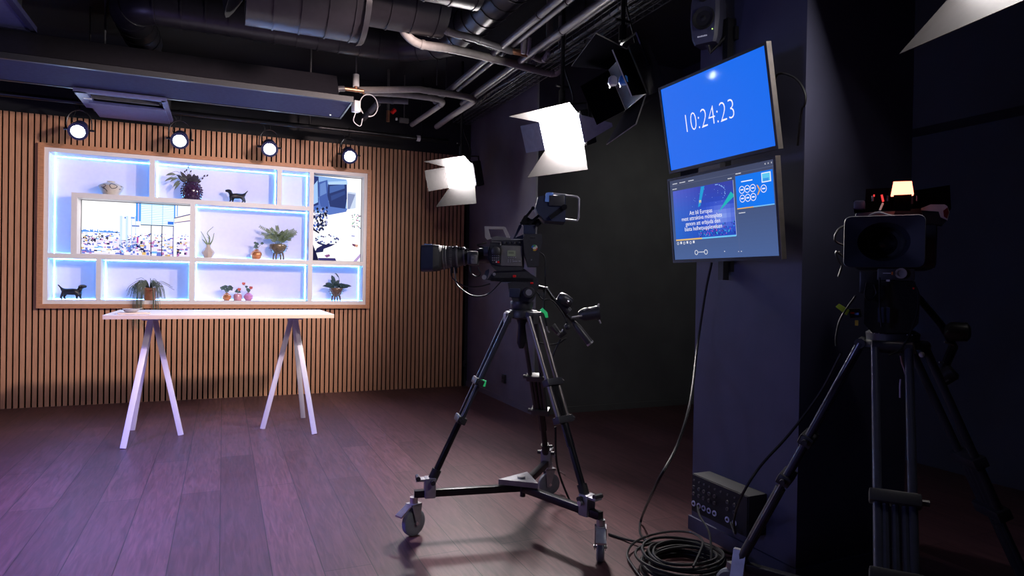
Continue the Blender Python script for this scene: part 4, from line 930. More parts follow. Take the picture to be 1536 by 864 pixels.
b = MB().m(BPL); b.lathe([(52*sc_, 0), (56*sc_, 20*sc_), (60*sc_, 60*sc_), (66*sc_, 75*sc_), (66*sc_, 110*sc_)], lensax(495), axd, 24); b.m(NAVYPL); b.cyl(G(*E(540, 545), -.05), G(*E(575, 545), -.05), .024); b.build('lens_mount', vc)
b = MB().m(BMET)
for x_ in (318, 350, 372, 410): MB().m(BMET).tube([G(*E(x_-12, 522+(x_-318)*.2), -.03), G(*E(x_, 512+(x_-318)*.2), -.04), G(*E(x_+16, 520+(x_-318)*.2), -.03)], .006, 6).build('lens_lever', vc)
for x_ in (295, 325): MB().m(BMET).tube([G(*E(x_, 668), -.02), G(*E(x_+2, 715), -.02)], .008, 6).build('cable_plug', vc)
# body
b = MB().m(BPL); plate(b, [E(588, 480), E(600, 462), E(842, 458), E(850, 470), E(850, 668), E(836, 692), E(640, 700), E(595, 655), E(572, 600)], -.07, .08); b.build('body', vc)
b = MB().m(GPL); pbox(b, *E(672, 505), *E(836, 660), -.076, -.068, .004); b.m(BPLM); plate(b, [E(590, 500), E(668, 510), E(668, 655), E(610, 640), E(584, 590)], -.078, -.068); b.build('side_cover', vc)
LCD = mat('grey_lcd', (.14, .16, .12), .3, emit=(.14, .16, .11), estr=.25)
b = MB().m(LCD); pbox(b, *E(722, 541), *E(784, 584), -.080, -.0755); b.m(BPL)
for i in range(4): pbox(b, *E(733+i*10, 551), *E(738+i*10, 566), -.0812, -.0798)
b.build('status_display', vc)
b = MB().m(CAST)
for i in range(4): pbox(b, *E(726+i*17, 590), *E(738+i*17, 597), -.080, -.075)
for r_ in range(3):
    for i in range(3): pbox(b, *E(724+i*18, 608+r_*9), *E(732+i*18, 613+r_*9), -.079, -.075)
for r_ in range(4):
    for i in range(4 if r_ else 3): pbox(b, *E(603+i*15, 560+r_*17), *E(613+i*15, 567+r_*17), -.083, -.077)
pbox(b, *E(765, 620), *E(800, 628), -.079, -.075); pbox(b, *E(806, 618), *E(825, 628), -.079, -.075); b.build('buttons', vc)
b = MB().m(RED); pbox(b, *E(644, 622), *E(660, 636), -.085, -.078); b.m(RED); pbox(b, *E(632, 520), *E(640, 530), -.083, -.078); b.m(WPL); pbox(b, *E(632, 624), *E(642, 634), -.083, -.078); b.build('record_button', vc)
b = MB().m(GPL); b.tube([G(*E(600, 475), -.072), G(*E(668, 478), -.072), G(*E(668, 500), -.075)], .004, 6); b.m(BPL); b.lathe([(.022, 0), (.022, .014), (.018, .017), (0, .017)], G(*E(633, 545), -.078), -aa, 18); b.build('control_dial', vc)
b = MB().m(GPL); plate(b, [E(596, 462), E(606, 436), E(642, 430), E(742, 444), E(760, 460)], -.05, .05); b.build('top_plate', vc)
b = MB().m(CAST); plate(b, [E(730, 470), E(748, 456), E(800, 456), E(816, 470)], -.055, .045); b.m(BPL)
for i in range(4): b.cyl(G(*E(696+i*38, 486), -.074), G(*E(696+i*38, 474), -.074), .007)
b.build('top_buttons', vc)
HAND = mat('grey_handle', (.28, .26, .26), .4)
b = MB().m(HAND); plate(b, [E(545, 354), E(698, 358), E(706, 366), E(700, 374), E(562, 372), E(545, 366)], -.022, .022); plate(b, [E(545, 356), E(572, 360), E(590, 434), E(606, 448), E(566, 456), E(550, 440)], -.02, .02); plate(b, [E(680, 360), E(708, 362), E(742, 432), E(736, 448), E(712, 446), E(712, 430)], -.02, .02); b.build('carry_handle', vc)
b = MB().m(BPL); plate(b, [E(843, 440), E(860, 416), E(984, 414), E(992, 480), E(968, 560), E(962, 662), E(880, 664), E(850, 560)], -.09, .09); b.build('rear_adapter', vc)
b = MB().m(BPLM); pbox(b, *E(896, 432), *E(940, 450), -.094, -.088, .003); b.m(SILV); b.cyl(G(*E(906, 612), -.094), G(*E(906, 612), -.089), .004); b.build('adapter_fittings', vc)
b = MB()
cst = G(*E(929, 520), -.0915); rs_ = .0205*s0/ .0034
for i, c in enumerate([(.55, .55, .5), (.05, .3, .1), (.02, .12, .35), (.03, .03, .03), (.5, .35, .03), (.5, .06, .05)]):
    b.m(mat('sticker', c, .4)); t0 = pi/3*i; b.poly([cst]+[cst+(rr*cos(t0+pi/3*j/4)+V((0, 0, 1))*sin(t0+pi/3*j/4))*.0155 for j in range(5)])
b.m(mat('sticker_white', (.6, .6, .55), .4)); q = [cst-aa*.0006+rr*x_*.0155+V((0, 0, 1))*z_*.0155 for x_, z_ in ((-.6, -.1), (-.1, .35), (.3, .1), (.65, -.05), (.4, -.4), (-.4, -.45))]; b.poly(q); b.build('round_sticker', vc, smooth=0, recalc=False)
b = MB().m(NAVYPL); pbox(b, *E(842, 348), *E(936, 420), -.045, .045, .006); plate(b, [E(765, 452), E(812, 345), E(830, 340), E(830, 360), E(785, 440), E(842, 418), E(846, 456)], -.012, .012); b.build('viewfinder_post', vc)
b = MB().m(BMET)
for dy in (-.05, .04):
    plate(b, [E(852, 282), E(910, 212), E(926, 216), E(868, 296)], dy, dy+.012); plate(b, [E(880, 330), E(960, 262), E(975, 272), E(900, 345)], dy, dy+.012)
for x_, y_ in ((858, 288), (918, 216), (832, 330), (955, 345)): b.cyl(G(*E(x_, y_), -.06), G(*E(x_, y_), .06), .009)
plate(b, [E(828, 312), E(856, 270), E(900, 300), E(960, 300), E(985, 335), E(960, 352), E(840, 350)], -.035, .035)
b.build('viewfinder_arm', vc)
b = MB().m(NAVYPL); plate(b, [E(938, 210), E(956, 132), E(985, 120), E(1150, 112), E(1170, 122), E(1166, 322), E(1012, 312), E(952, 250)], -.085, .085); b.m(BPL); pbox(b, *E(1040, 118), *E(1160, 200), -.095, -.084, .006); b.build('viewfinder', vc)
b = MB().m(BMET); plate(b, [E(1040, 278), E(1150, 190), E(1178, 190), E(1178, 212), E(1060, 302)], -.10, -.088); b.cyl(G(*E(1158, 208), -.112), G(*E(1158, 208), -.085), .014); b.build('hinge_bracket', vc)
b = MB().m(BLUET); plate(b, [E(1008, 165), E(1018, 100), E(1040, 94), E(1072, 96), E(1076, 110), E(1062, 116), E(1056, 168)], -.092, .03); b.build('blue_tape', vc)
b = MB().m(HAND); b.tube([G(*E(1168, 120), -.05), G(*E(1255, 128), -.05), G(*E(1272, 145), -.05), G(*E(1268, 290), -.05), G(*E(1255, 312), -.05), G(*E(1165, 304), -.05)], .0055, 8); b.build('guard_frame', vc)
b = MB().m(HAND); b.tube([G(*E(1075, 104), 0), G(*E(1165, 112), 0), G(*E(1200, 124), -.04)], .005, 6); b.build('antenna_wire', vc)
MB().m(CABLE).tube(smoothpts([G(*E(560, 480), -.06), G(*E(520, 490), -.07), G(*E(490, 500), -.05), G(*E(540, 520), -.04)], 5), .004, 6).build('cable', vc)
MB().m(CABLE).tube(smoothpts([G(*E(290, 680), -.02), G(*E(300, 750), -.05), G(*E(390, 812), -.07), G(*E(500, 818), -.08), G(*E(590, 795), -.08)], 6), .0032, 6).build('cable', vc)
MB().m(CABLE).tube(smoothpts([G(*E(325, 690), -.02), G(*E(330, 790), -.05), G(*E(400, 860), -.08), G(*E(480, 892), -.09), G(*E(580, 870), -.09), G(*E(690, 760), -.09)], 6), .0032, 6).build('cable', vc)
MB().m(CABLE).tube(smoothpts([G(*E(438, 660), -.05), G(*E(445, 715), -.06), G(*E(485, 740), -.06), G(*E(515, 720), -.06), G(*E(495, 665), -.05)], 6), .0035, 6).build('cable', vc)
MB().m(CABLE).tube(smoothpts([G(*E(970, 555), 0), G(*E(1005, 590), 0), G(*E(1012, 700), 0), G(*E(1012, 830), 0), G(*E(1000, 920), -.02)], 6), .004, 6).build('cable', vc)


# tripod with head
H2 = lambda x_, y_: (620+x_*.20833, 380+y_*.20833)
tp = thing('tripod', 'black carbon camera tripod with fluid head holding the left-pointing camera', 'tripod', (CX, CY, .2), CR)
b = MB().m(BPL); plate(b, [H2(530, 190), H2(580, 130), H2(720, 112), H2(800, 112), H2(850, 150), H2(905, 185), H2(890, 205), H2(640, 208)], -.06, .06); b.m(BMET); pbox(b, *H2(560, 178), *H2(860, 202), -.065, .065); b.build('quick_release_plate', tp)
b = MB().m(RED); pbox(b, *H2(716, 155), *H2(740, 174), -.069, -.06, .004); pbox(b, *H2(842, 208), *H2(864, 222), -.075, -.06, .003); b.build('red_latch', tp)
b = MB().m(NAVYPL); plate(b, [H2(500, 185), H2(520, 125), H2(545, 112), H2(548, 140), H2(530, 190)], -.05, -.03); b.m(CAST); b.cyl(G(*H2(510, 172), -.06), G(*H2(510, 172), -.02), .012); b.cyl(G(*H2(582, 150), -.07), G(*H2(582, 150), -.05), .008); b.build('plate_lever', tp)
b = MB().m(BPL); plate(b, [H2(680, 212), H2(720, 205), H2(900, 205), H2(905, 240), H2(870, 330), H2(850, 350), H2(720, 345), H2(692, 300)], -.07, .07); b.m(NAVYPL); pbox(b, *H2(690, 252), *H2(770, 318), -.075, -.066, .006); b.build('fluid_head', tp)
b = MB().m(BPL); b.lathe([(.030, 0), (.030, .018), (.024, .026), (0, .026)], G(*H2(832, 282), -.07), -aa, 20); b.m(CAST); b.cyl(G(*H2(832, 282), -.095), G(*H2(832, 282), -.099), .016); b.build('drag_knob', tp)
b = MB().m(BPL); c0 = G(*H2(782, 345)); b.lathe([(.058, 0), (.060, -.01), (.056, -.035), (.048, -.045)], c0, (0, 0, 1), 24); b.m(BMET); b.lathe([(.054, -.045), (.06, -.055), (.06, -.075), (.03, -.09), (.02, -.12), (.025, -.21), (.012, -.24)], c0, (0, 0, 1), 20); b.build('bowl_clamp', tp)
crown = G(785, 470)
b = MB().m(BPL); b.lathe([(.045, .02), (.075, .015), (.080, 0), (.078, -.02), (.04, -.03)], crown, (0, 0, 1), 18); b.build('crown', tp)
WH = [V((.870, 3.131, 0)), V((1.777, 3.450, 0)), V((1.571, 2.534, 0))]   # wheel contact points
FT = [V((.945, 3.115, .245)), V((1.735, 3.405, .245)), V((1.545, 2.615, .245))]
def tleg(mt_up, foot, tn, tape=None, cl=(.40, .62)):
    d_h = V((foot.x-crown.x, foot.y-crown.y, 0)).normalized(); sd = V((0, 0, 1)).cross(d_h)
    top = crown+d_h*.075+V((0, 0, -.005)); ft = foot; ax = (ft-top); L_ = ax.length; ax.normalize()
    sp_ = .030
    b = MB().m(BPL); b.tube([top-sd*.045, top+sd*.045], .016, 10); b.m(CAST if tn else BPL); b.box(top-ax*-.02, (.03, .03, .05)); lg = b.build('leg', tp)
    b = MB().m(mt_up)
    for s_ in (-1, 1): b.tube([top+sd*s_*.036+ax*.01, top+ax*L_*cl[1]+sd*s_*sp_], .0125, 10)
    b.build('upper_tube', lg)
    b = MB().m(BMET)
    for s_ in (-.5, .5): b.tube([top+ax*L_*(cl[0]+.02)+sd*s_*.022, top+ax*L_*(cl[1]+.14)+sd*s_*.022], .0115, 8)
    b.tube([top+ax*L_*(cl[1]-.02), top+ax*L_*.93], .017, 10); b.build('lower_tube', lg)
    for f_ in cl:
        p = top+ax*L_*f_; b = MB().m(BPL); xv = sd; zv = ax; yv = zv.cross(xv)
        b.X = Mx(((xv.x, yv.x, zv.x, p.x), (xv.y, yv.y, zv.y, p.y), (xv.z, yv.z, zv.z, p.z), (0, 0, 0, 1))); b.box((0, 0, 0), (.105, .045, .035), None, .006); b.tube([(.05, 0, 0), (.072, 0, 0)], .011, 8); b.X = None
        b.build('leg_clamp', lg)
    p = top+ax*L_*.975; b = MB().m(BRUB); b.tube([p-ax*.06, p], .024, 10); b.m(BPL); b.tube([p-sd*.05, p+sd*.05], .012, 8); b.build('foot', lg)
    return lg, top, ax, L_, sd
lg1, top, ax, L_, sd = tleg(CARB, FT[0], True)
p = top+ax*L_*.40-aa*.04; MB().m(GREEN).box(p+rr*.02, (.045, .004, .032), CR @ Mx.Rotation(.2, 4, 'Y')).build('green_tape', lg1)
lg2 = tleg(BPL, FT[1], False, cl=(.42, .66))[0]
lg3 = tleg(mat('lit_leg_tube', (.16, .145, .14), .35, metal=.5), FT[2], False, cl=(.38, .58))[0]  # tubes painted paler for the lamp light falling on this leg
# pan bar
pb = G(*H2(895, 228), .03); pe = G(874, 505, .08)
b = MB().m(BMET); b.tube([G(*H2(870, 240), .03), G(*H2(960, 255), .03), G(*H2(1060, 400), .05), G(*H2(1150, 490), .06)], .011, 10); b.build('pan_bar', tp)
b = MB().m(BPL); b.lathe([(.018, 0), (.026, .01), (.03, .035), (.026, .07), (.018, .08)], G(*H2(1045, 305), .03), (G(*H2(1120, 350), .03)-G(*H2(1045, 305), .03)), 18); b.tube([G(*H2(1030, 330), .04), G(*H2(1120, 420), .05)], .02, 10); b.m(SILV); b.cyl(G(*H2(1108, 345), .0), G(*H2(1118, 352), .0), .009); b.build('focus_control', tp)
b = MB().m(BPL); d_ = (G(*H2(1350, 425), .02)-G(*H2(1190, 445), .03)).normalized(); o_ = G(*H2(1190, 445), .03); b.lathe([(.018, 0), (.026, .012), (.034, .03), (.035, .085), (.038, .09), (.038, .108), (.03, .112)], o_, d_, 24); b.m(HAND)
for x0_, y0_, x1_, y1_ in ((1325, 385, 1340, 362), (1338, 480, 1350, 505), (1225, 410, 1260, 392), (1275, 400, 1320, 384), (1140, 462, 1215, 450)): b.tube([G(*H2(x0_, y0_), .0), G(*H2(x1_, y1_), .0)], .005, 6)
b.build('zoom_control', tp)
b = MB().m(BPL); b.tube([G(*H2(1155, 500), .06), G(*H2(1185, 535), .04), G(*H2(1270, 645), .04)], [.015, .019, .019], 12); b.m(SILV); b.tube([G(*H2(1268, 642), .04), G(*H2(1276, 652), .04)], .0205, 12); b.build('pan_handle', tp)
b = MB().m(BPL); b.tube([G(*H2(1000, 520), .05), G(*H2(1060, 590), .04), G(*H2(1090, 560), .04)], .018, 10); b.ball(G(*H2(1110, 528), .02), .018, 12); b.m(SILV); b.tube([G(*H2(960, 525), .02), G(*H2(966, 555), .02), G(*H2(980, 570), .02)], .004, 6); b.tube([G(*H2(1040, 590), .02), G(*H2(1052, 572), .02)], .006, 6); b.build('record_control', tp)
b = MB().m(GREEN); plate(b, [H2(908, 412), H2(930, 392), H2(965, 425), H2(972, 462), H2(952, 464), H2(940, 432)], .0, .006); b.build('green_flag', tp)
b = MB().m(CABLE)
for pts in ([(930, 240), (945, 300), (940, 380), (950, 470), (965, 540)], [(880, 260), (930, 330), (1000, 340), (1080, 440), (1120, 540)], [(900, 640), (960, 655), (1040, 650), (1100, 610)], [(1060, 620), (1020, 700), (1000, 760)]):
    MB().m(CABLE).tube(smoothpts([G(*H2(*p), .03) for p in pts], 5), .0045, 6).build('cable', tp)
# dolly
HUB = V((CX, CY, .215))
dl_ = thing('tripod_dolly', 'three-wheeled tripod dolly with grey castors under the left-pointing camera', 'dolly', (CX, CY, 0), CR)
b = MB().m(CAST)
b.prism([HUB+V((cos(a)*(.12 if i % 2 == 0 else .06), sin(a)*(.12 if i % 2 == 0 else .06), .012)) for i, a in enumerate([k_*pi/3+math.atan2(WH[0].y-CY, WH[0].x-CX) for k_ in range(6)])], (0, 0, .026)); b.m(SILV); b.cyl(HUB+V((0, 0, .03)), HUB+V((0, 0, .048)), .02); b.m(BPL); b.cyl(HUB+V((0, -.02, -.05)), HUB+V((0, -.02, .01)), .014); b.build('hub', dl_)
FACE = [radians(205), radians(-5), radians(240)]
for wp, ft, fa in zip(WH, FT, FACE):
    d_ = V((wp.x-CX, wp.y-CY, 0)).normalized(); en = V((wp.x, wp.y, .20))-d_*.0
    yv = V((0, 0, 1)).cross(d_); mid_ = (HUB+en)/2; L_ = (V((en.x, en.y, 0))-V((CX, CY, 0))).length
    b = MB().m(BMET); R_ = Mx(((d_.x, yv.x, 0), (d_.y, yv.y, 0), (0, 0, 1))).to_4x4(); b.box((mid_.x, mid_.y, .205), (L_, .035, .035), R_, .003); arm = b.build('arm', dl_)
    b = MB().m(CAST); b.box((ft.x, ft.y, .235), (.055, .06, .10), R_, .008); b.box(V((ft.x, ft.y, .275))+d_*.02, (.10, .05, .012), R_, .003); b.m(BPL); b.tube([V((ft.x, ft.y, .285))+d_*.06-yv*.02, V((ft.x, ft.y, .285))+d_*.06+yv*.03], .012, 8); b.m(SILV); b.cyl(V((ft.x, ft.y, .25))-yv*.04, V((ft.x, ft.y, .25))-yv*.055, .012); b.build('foot_clamp', arm)
    fx = V((cos(fa), sin(fa), 0)); wx = V((-fx.y, fx.x, 0)); wc = V((wp.x, wp.y, .066))
    b = MB().m(SILV); b.cyl((wp.x, wp.y, .155), (wp.x, wp.y, .19), .02); b.m(CAST)
    for s_ in (-1, 1): b.prism([wc+wx*s_*.022+V((0, 0, .09))+fx*.03, wc+wx*s_*.022+V((0, 0, .09))-fx*.03, wc+wx*s_*.022-fx*.02+V((0, 0, -.012)), wc+wx*s_*.022+fx*.0+V((0, 0, -.016))], wx*s_*.004)
    b.box(wc+V((0, 0, .088)), (.06, .052, .012), Mx(((fx.x, wx.x, 0), (fx.y, wx.y, 0), (0, 0, 1))).to_4x4()); b.m(SILV); b.prism([wc+fx*.03+V((0, 0, .085))-wx*.02, wc+fx*.03+V((0, 0, .085))+wx*.02, wc+fx*.095+V((0, 0, .045))+wx*.024, wc+fx*.095+V((0, 0, .045))-wx*.024], V((0, 0, .008))); b.build('fork', arm)
    b = MB().m(GRUB); b.lathe([(.030, -.016), (.056, -.017), (.064, -.012), (.066, 0), (.064, .012), (.056, .017), (.030, .016)], wc, wx, 28); b.m(CAST); b.lathe([(.0, -.012), (.031, -.014), (.031, .014), (0, .012)], wc, wx, 20); b.m(SILV); b.cyl(wc-wx*.03, wc+wx*.03, .008); b.build('wheel', arm)

# ============================================================ SECOND CAMERA
C2 = V((2.10, 1.62, 0)); D2 = V((C2.x, C2.y, 0)).dot(V((_A.x, _A.y, 0)))
_q = ray(1330, 424); CR2 = RZ(math.atan2(-_q.x, _q.y)); FR[0] = CR2; rr = CR2 @ V((1, 0, 0)); aa = CR2 @ V((0, 1, 0))
def Q(u, v, dy=0.): return atD(u, v, D2+dy)
def pb2(b, u0, v0, u1, v1, y0, y1, bev=0., rot=None): return pbox(b, u0, v0, u1, v1, y0, y1, bev, rot, D2)
def pl2(b, pts, y0, y1): return plate(b, pts, y0, y1, D2)
J = lambda x_, y_: (1230+x_*.1968, 250+y_*.1968)
v2 = thing('video_camera', 'dark broadcast camera facing the viewer with a glowing red tally light', 'video camera', Q(1330, 405), CR)
hc = Q(*J(484, 570), -.42); s2 = (D2-.42)/F*.1968
def rr2(c, hx, hz, r): return rrect2(c, hx, hz, r)
def rrect2(c, hx, hz, r, n=5):
    out = []
    for cx_, cz_, a0 in ((hx-r, hz-r, 0), (-hx+r, hz-r, pi/2), (-hx+r, -hz+r, pi), (hx-r, -hz+r, 1.5*pi)):
        out += [c+rr*(cx_+r*cos(a0+pi/2*i/n))+V((0, 0, 1))*(cz_+r*sin(a0+pi/2*i/n)) for i in range(n+1)]
    o2 = []
    for p, q in zip(out, out[1:]+out[:1]):
        k_ = 7 if (q-p).length > 2.5*r*pi/2/n else 1
        o2 += [p.lerp(q, j/k_) for j in range(k_)]
    return o2
HOOD = mat('hood_rubber', (.018, .021, .034), .6)
b = MB().m(HOOD); loft(b, [rrect2(hc+aa*.13, 190*s2, 150*s2, 50*s2), rrect2(hc+aa*.06, 265*s2, 192*s2, 50*s2), rrect2(hc+aa*.004, 272*s2, 199*s2, 48*s2), rrect2(hc, 268*s2, 195*s2, 46*s2)], (True, False))
n = 24
sq = rrect2(hc, 268*s2, 195*s2, 46*s2); cir = []
for p in sq:
    d_ = p-hc; a = math.atan2(d_.z, d_.dot(rr)); cir.append(hc+rr*cos(a)*178*s2+V((0, 0, 1))*sin(a)*150*s2*1.0+aa*.012)
cir2 = [hc+(p-hc)*.82+aa*.05 for p in cir]
loft(b, [sq, cir, cir2], (False, False)); b.build('lens_hood', v2)
b = MB().m(BPL); b.lathe([(150*s2, .05), (140*s2, .08), (118*s2, .10)], hc, aa, 28, caps=False); b.m(mat('lens_glass', (.004, .004, .008), .08, coat=1)); b.lathe([(0, .088), (60*s2, .093), (122*s2, .105)], hc, aa, 28, caps=False); b.m(BPL); b.lathe([(150*s2, .10), (140*s2, .30), (110*s2, .36)], hc, aa, 24); b.build('lens', v2)
b = MB().m(BPL); pb2(b, 1290, 322, 1392, 405, -.08, .25, .02); b.build('body', v2)
b = MB().m(HAND); b.tube(smoothpts([hc+rr*x_*s2+V((0, 0, z_*s2))+aa*.05 for x_, z_ in ((-115, 196), (-90, 222), (-30, 236), (60, 206), (210, 204), (250, 180), (268, 150))], 4), .003, 6); b.build('hood_latch', v2)
b = MB().m(BPL); b.m(DOORX); pl2(b, [J(255, 260), J(345, 255), J(350, 170), J(560, 160), J(730, 180), J(990, 140), J(1000, 320), J(500, 330), J(260, 345)], -.02, .10); b.m(NAVYPL); pb2(b, *J(262, 262), *J(340, 330), -.05, .0, .008); b.build('viewfinder', v2)
b = MB().m(BLK); pb2(b, *J(575, 220), *J(700, 300), -.06, .02, .006); b.build('top_bracket', v2)
for x_ in (402, 515, 580, 700, 738): MB().m(BMET).cyl(Q(*J(x_, 222), -.06), Q(*J(x_, 262), -.06), .004, seg=8).build('screw', v2)
TALLY = em((1.0, .18, .11), 6.)
b = MB().m(TALLY); q = [Q(*J(x_, y_), -.20) for x_, y_ in ((540, 214), (715, 206), (700, 110), (560, 114))]; b.prism(q, aa*.05); b.build('tally_light', v2)
pl2(MB().m(DOORX), [J(560, 206), J(700, 204), J(690, 330), J(575, 330)], -.19, -.16).build('tally_post', v2)
b = MB().m(em((1, .06, .06), .9)); pl2(b, [J(462, 215), J(478, 212), J(490, 262), J(474, 270)], -.09, -.085); pb2(b, *J(407, 213), *J(417, 228), -.09, -.085); b.build('red_marker', v2)
MICG = mat('mic_grey', (.62, .60, .60), .45)
b = MB().m(BPL); pl2(b, [J(575, 330), J(770, 318), J(790, 330), J(800, 380), J(560, 372)], -.14, -.08); pl2(b, [J(770, 316), J(840, 290), J(945, 288), J(905, 345), J(915, 385), J(968, 410), J(940, 440), J(800, 430)], -.16, -.08); b.build('handle', v2)
b = MB().m(MICG); pl2(b, [J(772, 316), J(842, 288), J(950, 288), J(970, 300), J(905, 342), J(772, 332)], -.163, -.155); pl2(b, [J(905, 342), J(970, 300), J(988, 345), J(972, 408), J(920, 385)], -.163, -.155); b.m(mat('dull_red', (.16, .015, .02), .5)); pl2(b, [J(940, 335), J(972, 310), J(982, 350), J(968, 395), J(945, 380)], -.167, -.16); b.build('handle_end', v2)
b = MB().m(HAND); b.tube([Q(*J(455, 335), -.15), Q(*J(478, 282), -.12)], .0035, 6); b.build('lever', v2)
b = MB().m(CABLE)
for pts in ([(215, 440), (150, 470), (115, 530), (125, 575), (200, 605)], [(120, 645), (170, 680), (215, 720)], [(150, 650), (120, 660), (150, 730), (165, 760), (140, 840)]): MB().m(CABLE).tube(smoothpts([Q(*J(*p), -.20) for p in pts], 5), .0035, 6).build('cable', v2)
# its tripod
K2 = lambda x_, y_: (1200+x_*.27769, 380+y_*.27769)
t2 = thing('tripod', 'dark tripod with double-tube legs under the camera facing the viewer', 'tripod', (C2.x, C2.y, 0), CR)
b = MB().m(BPL); pb2(b, *K2(430, 86), *K2(600, 150), -.10, .10, .006); b.m(BMET); pb2(b, *K2(330, 95), *K2(420, 215), -.05, .08, .006); b.build('quick_release_plate', t2)
MB().m(HAND).lathe([(.018, 0), (.018, .008), (.011, .008), (.011, .003), (0, .003)], Q(*K2(545, 108), -.10), -aa, 16).build('knob_ring', t2)
pb2(MB().m(WPL), *K2(466, 142), *K2(484, 152), -.104, -.10).build('white_marker', t2); pb2(MB().m(WPL), *K2(450, 106), *K2(488, 109), -.104, -.10).build('scale_line', t2)
pb2(MB().m(mat('orange_mark', (.6, .15, .02), .5)), *K2(494, 100), *K2(502, 116), -.104, -.10).build('orange_marker', t2); pb2(MB().m(RED), *K2(598, 184), *K2(616, 194), -.09, -.086).build('red_marker', t2)
b = MB().m(BPL); pl2(b, [K2(350, 160), K2(620, 150), K2(650, 230), K2(640, 380), K2(590, 430), K2(390, 430), K2(345, 380)], -.09, .09); b.m(NAVYPL); pb2(b, *K2(400, 290), *K2(480, 375), -.096, -.088, .005); b.build('fluid_head', t2)
b = MB().m(BPL); c0 = Q(*K2(500, 430)); b.lathe([(.07, .01), (.085, 0), (.082, -.03), (.05, -.04)], c0, (0, 0, 1), 24); b.m(SILV)
for i in range(9): b.ball(c0+rr*(-.055+.014*i)-aa*.075+V((0, 0, .0)), .0022, 6)
b.build('bowl_clamp', t2)
b = MB().m(LIME); pl2(b, [K2(192, 288), K2(210, 272), K2(268, 308), K2(252, 336)], -.10, -.085); b.m(BPL); pl2(b, [K2(262, 300), K2(325, 300), K2(330, 345), K2(270, 350)], -.09, .0); b.m(RED); pb2(b, *K2(274, 317), *K2(292, 327), -.094, -.09); b.m(BLUET); pb2(b, *K2(296, 320), *K2(316, 332), -.094, -.09); b.m(mat('yellow_tag', (.5, .33, .02), .5)); pb2(b, *K2(298, 362), *K2(314, 390), -.09, -.086); b.build('tape_flag', t2)
crown = Q(1335, 516); b = MB().m(BPL); b.lathe([(.05, .02), (.09, .01), (.095, -.01), (.04, -.03)], crown, (0, 0, 1), 18); b.build('crown', t2)
LEG2 = mat('dark_blue_tube', (.05, .055, .085), .3, metal=.3, coat=.3)
foot2 = atZ(1112, 838, .17); 
def leg2(foot, f1, f2, mt):
    d_h = V((foot.x-crown.x, foot.y-crown.y, 0)).normalized(); sd = V((0, 0, 1)).cross(d_h); top = crown+d_h*.09; ax = foot-top; L_ = ax.length; ax.normalize()
    lg = MB().m(BPL).tube([top-sd*.06, top+sd*.06], .018, 10).build('leg', t2)
    b = MB().m(mt)
    for s_ in (-1, 1): b.tube([top+sd*s_*.05, top+ax*L_*f2+sd*s_*.045], .0135, 10)
    b.build('upper_tube', lg)
    b = MB().m(mt)
    for s_ in (-1, 0, 1): b.tube([top+ax*L_*(f1+.02)+sd*s_*.026, top+ax*L_*min(.96, f2+.3)+sd*s_*.026], .010, 8)
    b.m(BPL).tube([top+ax*L_*(f2+.05), foot], .019, 10); b.build('lower_tube', lg)
    for f_ in (f1, f2):
        p = top+ax*L_*f_; xv, zv = sd, ax; yv = zv.cross(xv); b = MB().m(BPL); b.X = Mx(((xv.x, yv.x, zv.x, p.x), (xv.y, yv.y, zv.y, p.y), (xv.z, yv.z, zv.z, p.z), (0, 0, 0, 1))); b.box((0, 0, 0), (.14, .05, .04), None, .008); b.tube([(.07, 0, 0), (.09, 0, 0)], .01, 8); b.X = None; b.build('leg_clamp', lg)
leg2(foot2, .42, .60, LEG2); leg2(V((1.66, 1.17, .17)), .50, .72, LEG2); leg2(V((2.62, 1.36, .17)), .45, .65, BLK)  # last leg's tubes blacker than the others, shade put into the colour
b = MB().m(BMET); b.tube([Q(*K2(640, 240), .05), Q(*K2(760, 380), .1), Q(*K2(830, 500), .15)], .012, 8); b.m(BPL); b.lathe([(.02, 0), (.035, .02), (.035, .07), (.02, .08)], Q(*K2(780, 420), .1), rr, 16); b.lathe([(.02, 0), (.03, .02), (.03, .06), (.02, .07)], Q(*K2(740, 690), .1), rr+V((0, 0, .8)), 16); b.tube([Q(*K2(830, 500), .15), Q(*K2(770, 640), .12), Q(*K2(760, 700), .1)], .016, 8); b.m(SILV)
for pts in ([(786, 432), (800, 418)], [(752, 722), (775, 700), (802, 684)], [(780, 478), (830, 498)], [(785, 782), (797, 776)], [(752, 588), (775, 592)]): b.tube([Q(*K2(*p), .05) for p in pts], .0028, 6)
b.build('pan_bar_controls', t2)
b = MB().m(CABLE)
for pts in ([(570, 170), (630, 190), (634, 300), (590, 440), (540, 520), (480, 550)], [(300, 230), (220, 350), (195, 450), (195, 500)], [(360, 160), (350, 220), (370, 255), (410, 220), (400, 170)], [(430, 130), (432, 300), (440, 400)]): MB().m(CABLE).tube(smoothpts([Q(*K2(*p), -.11) for p in pts], 5), .0032, 6).build('cable', t2)
HILITE = mat('pale_cable_highlight', (.5, .4, .5), .35)  # pale tubes stand for the highlight on a hanging cable
MB().m(HILITE).tube(smoothpts([Q(*K2(*p), -.02) for p in ((545, 552), (552, 590), (566, 630), (574, 662))], 4), .0045, 6).build('cable_highlight', t2)
MB().m(HILITE).tube(smoothpts([Q(*K2(*p), -.02) for p in ((543, 680), (540, 720), (540, 780))], 4), .0028, 6).build('cable_highlight', t2)
b = MB().m(HAND); pl2(b, [K2(540, 512), K2(600, 505), K2(612, 480), K2(630, 545), K2(600, 540), K2(545, 528)], -.09, -.06); b.m(WPL); b.ball(Q(*K2(658, 547), -.06), .010, 10); b.build('leg_lock', t2)
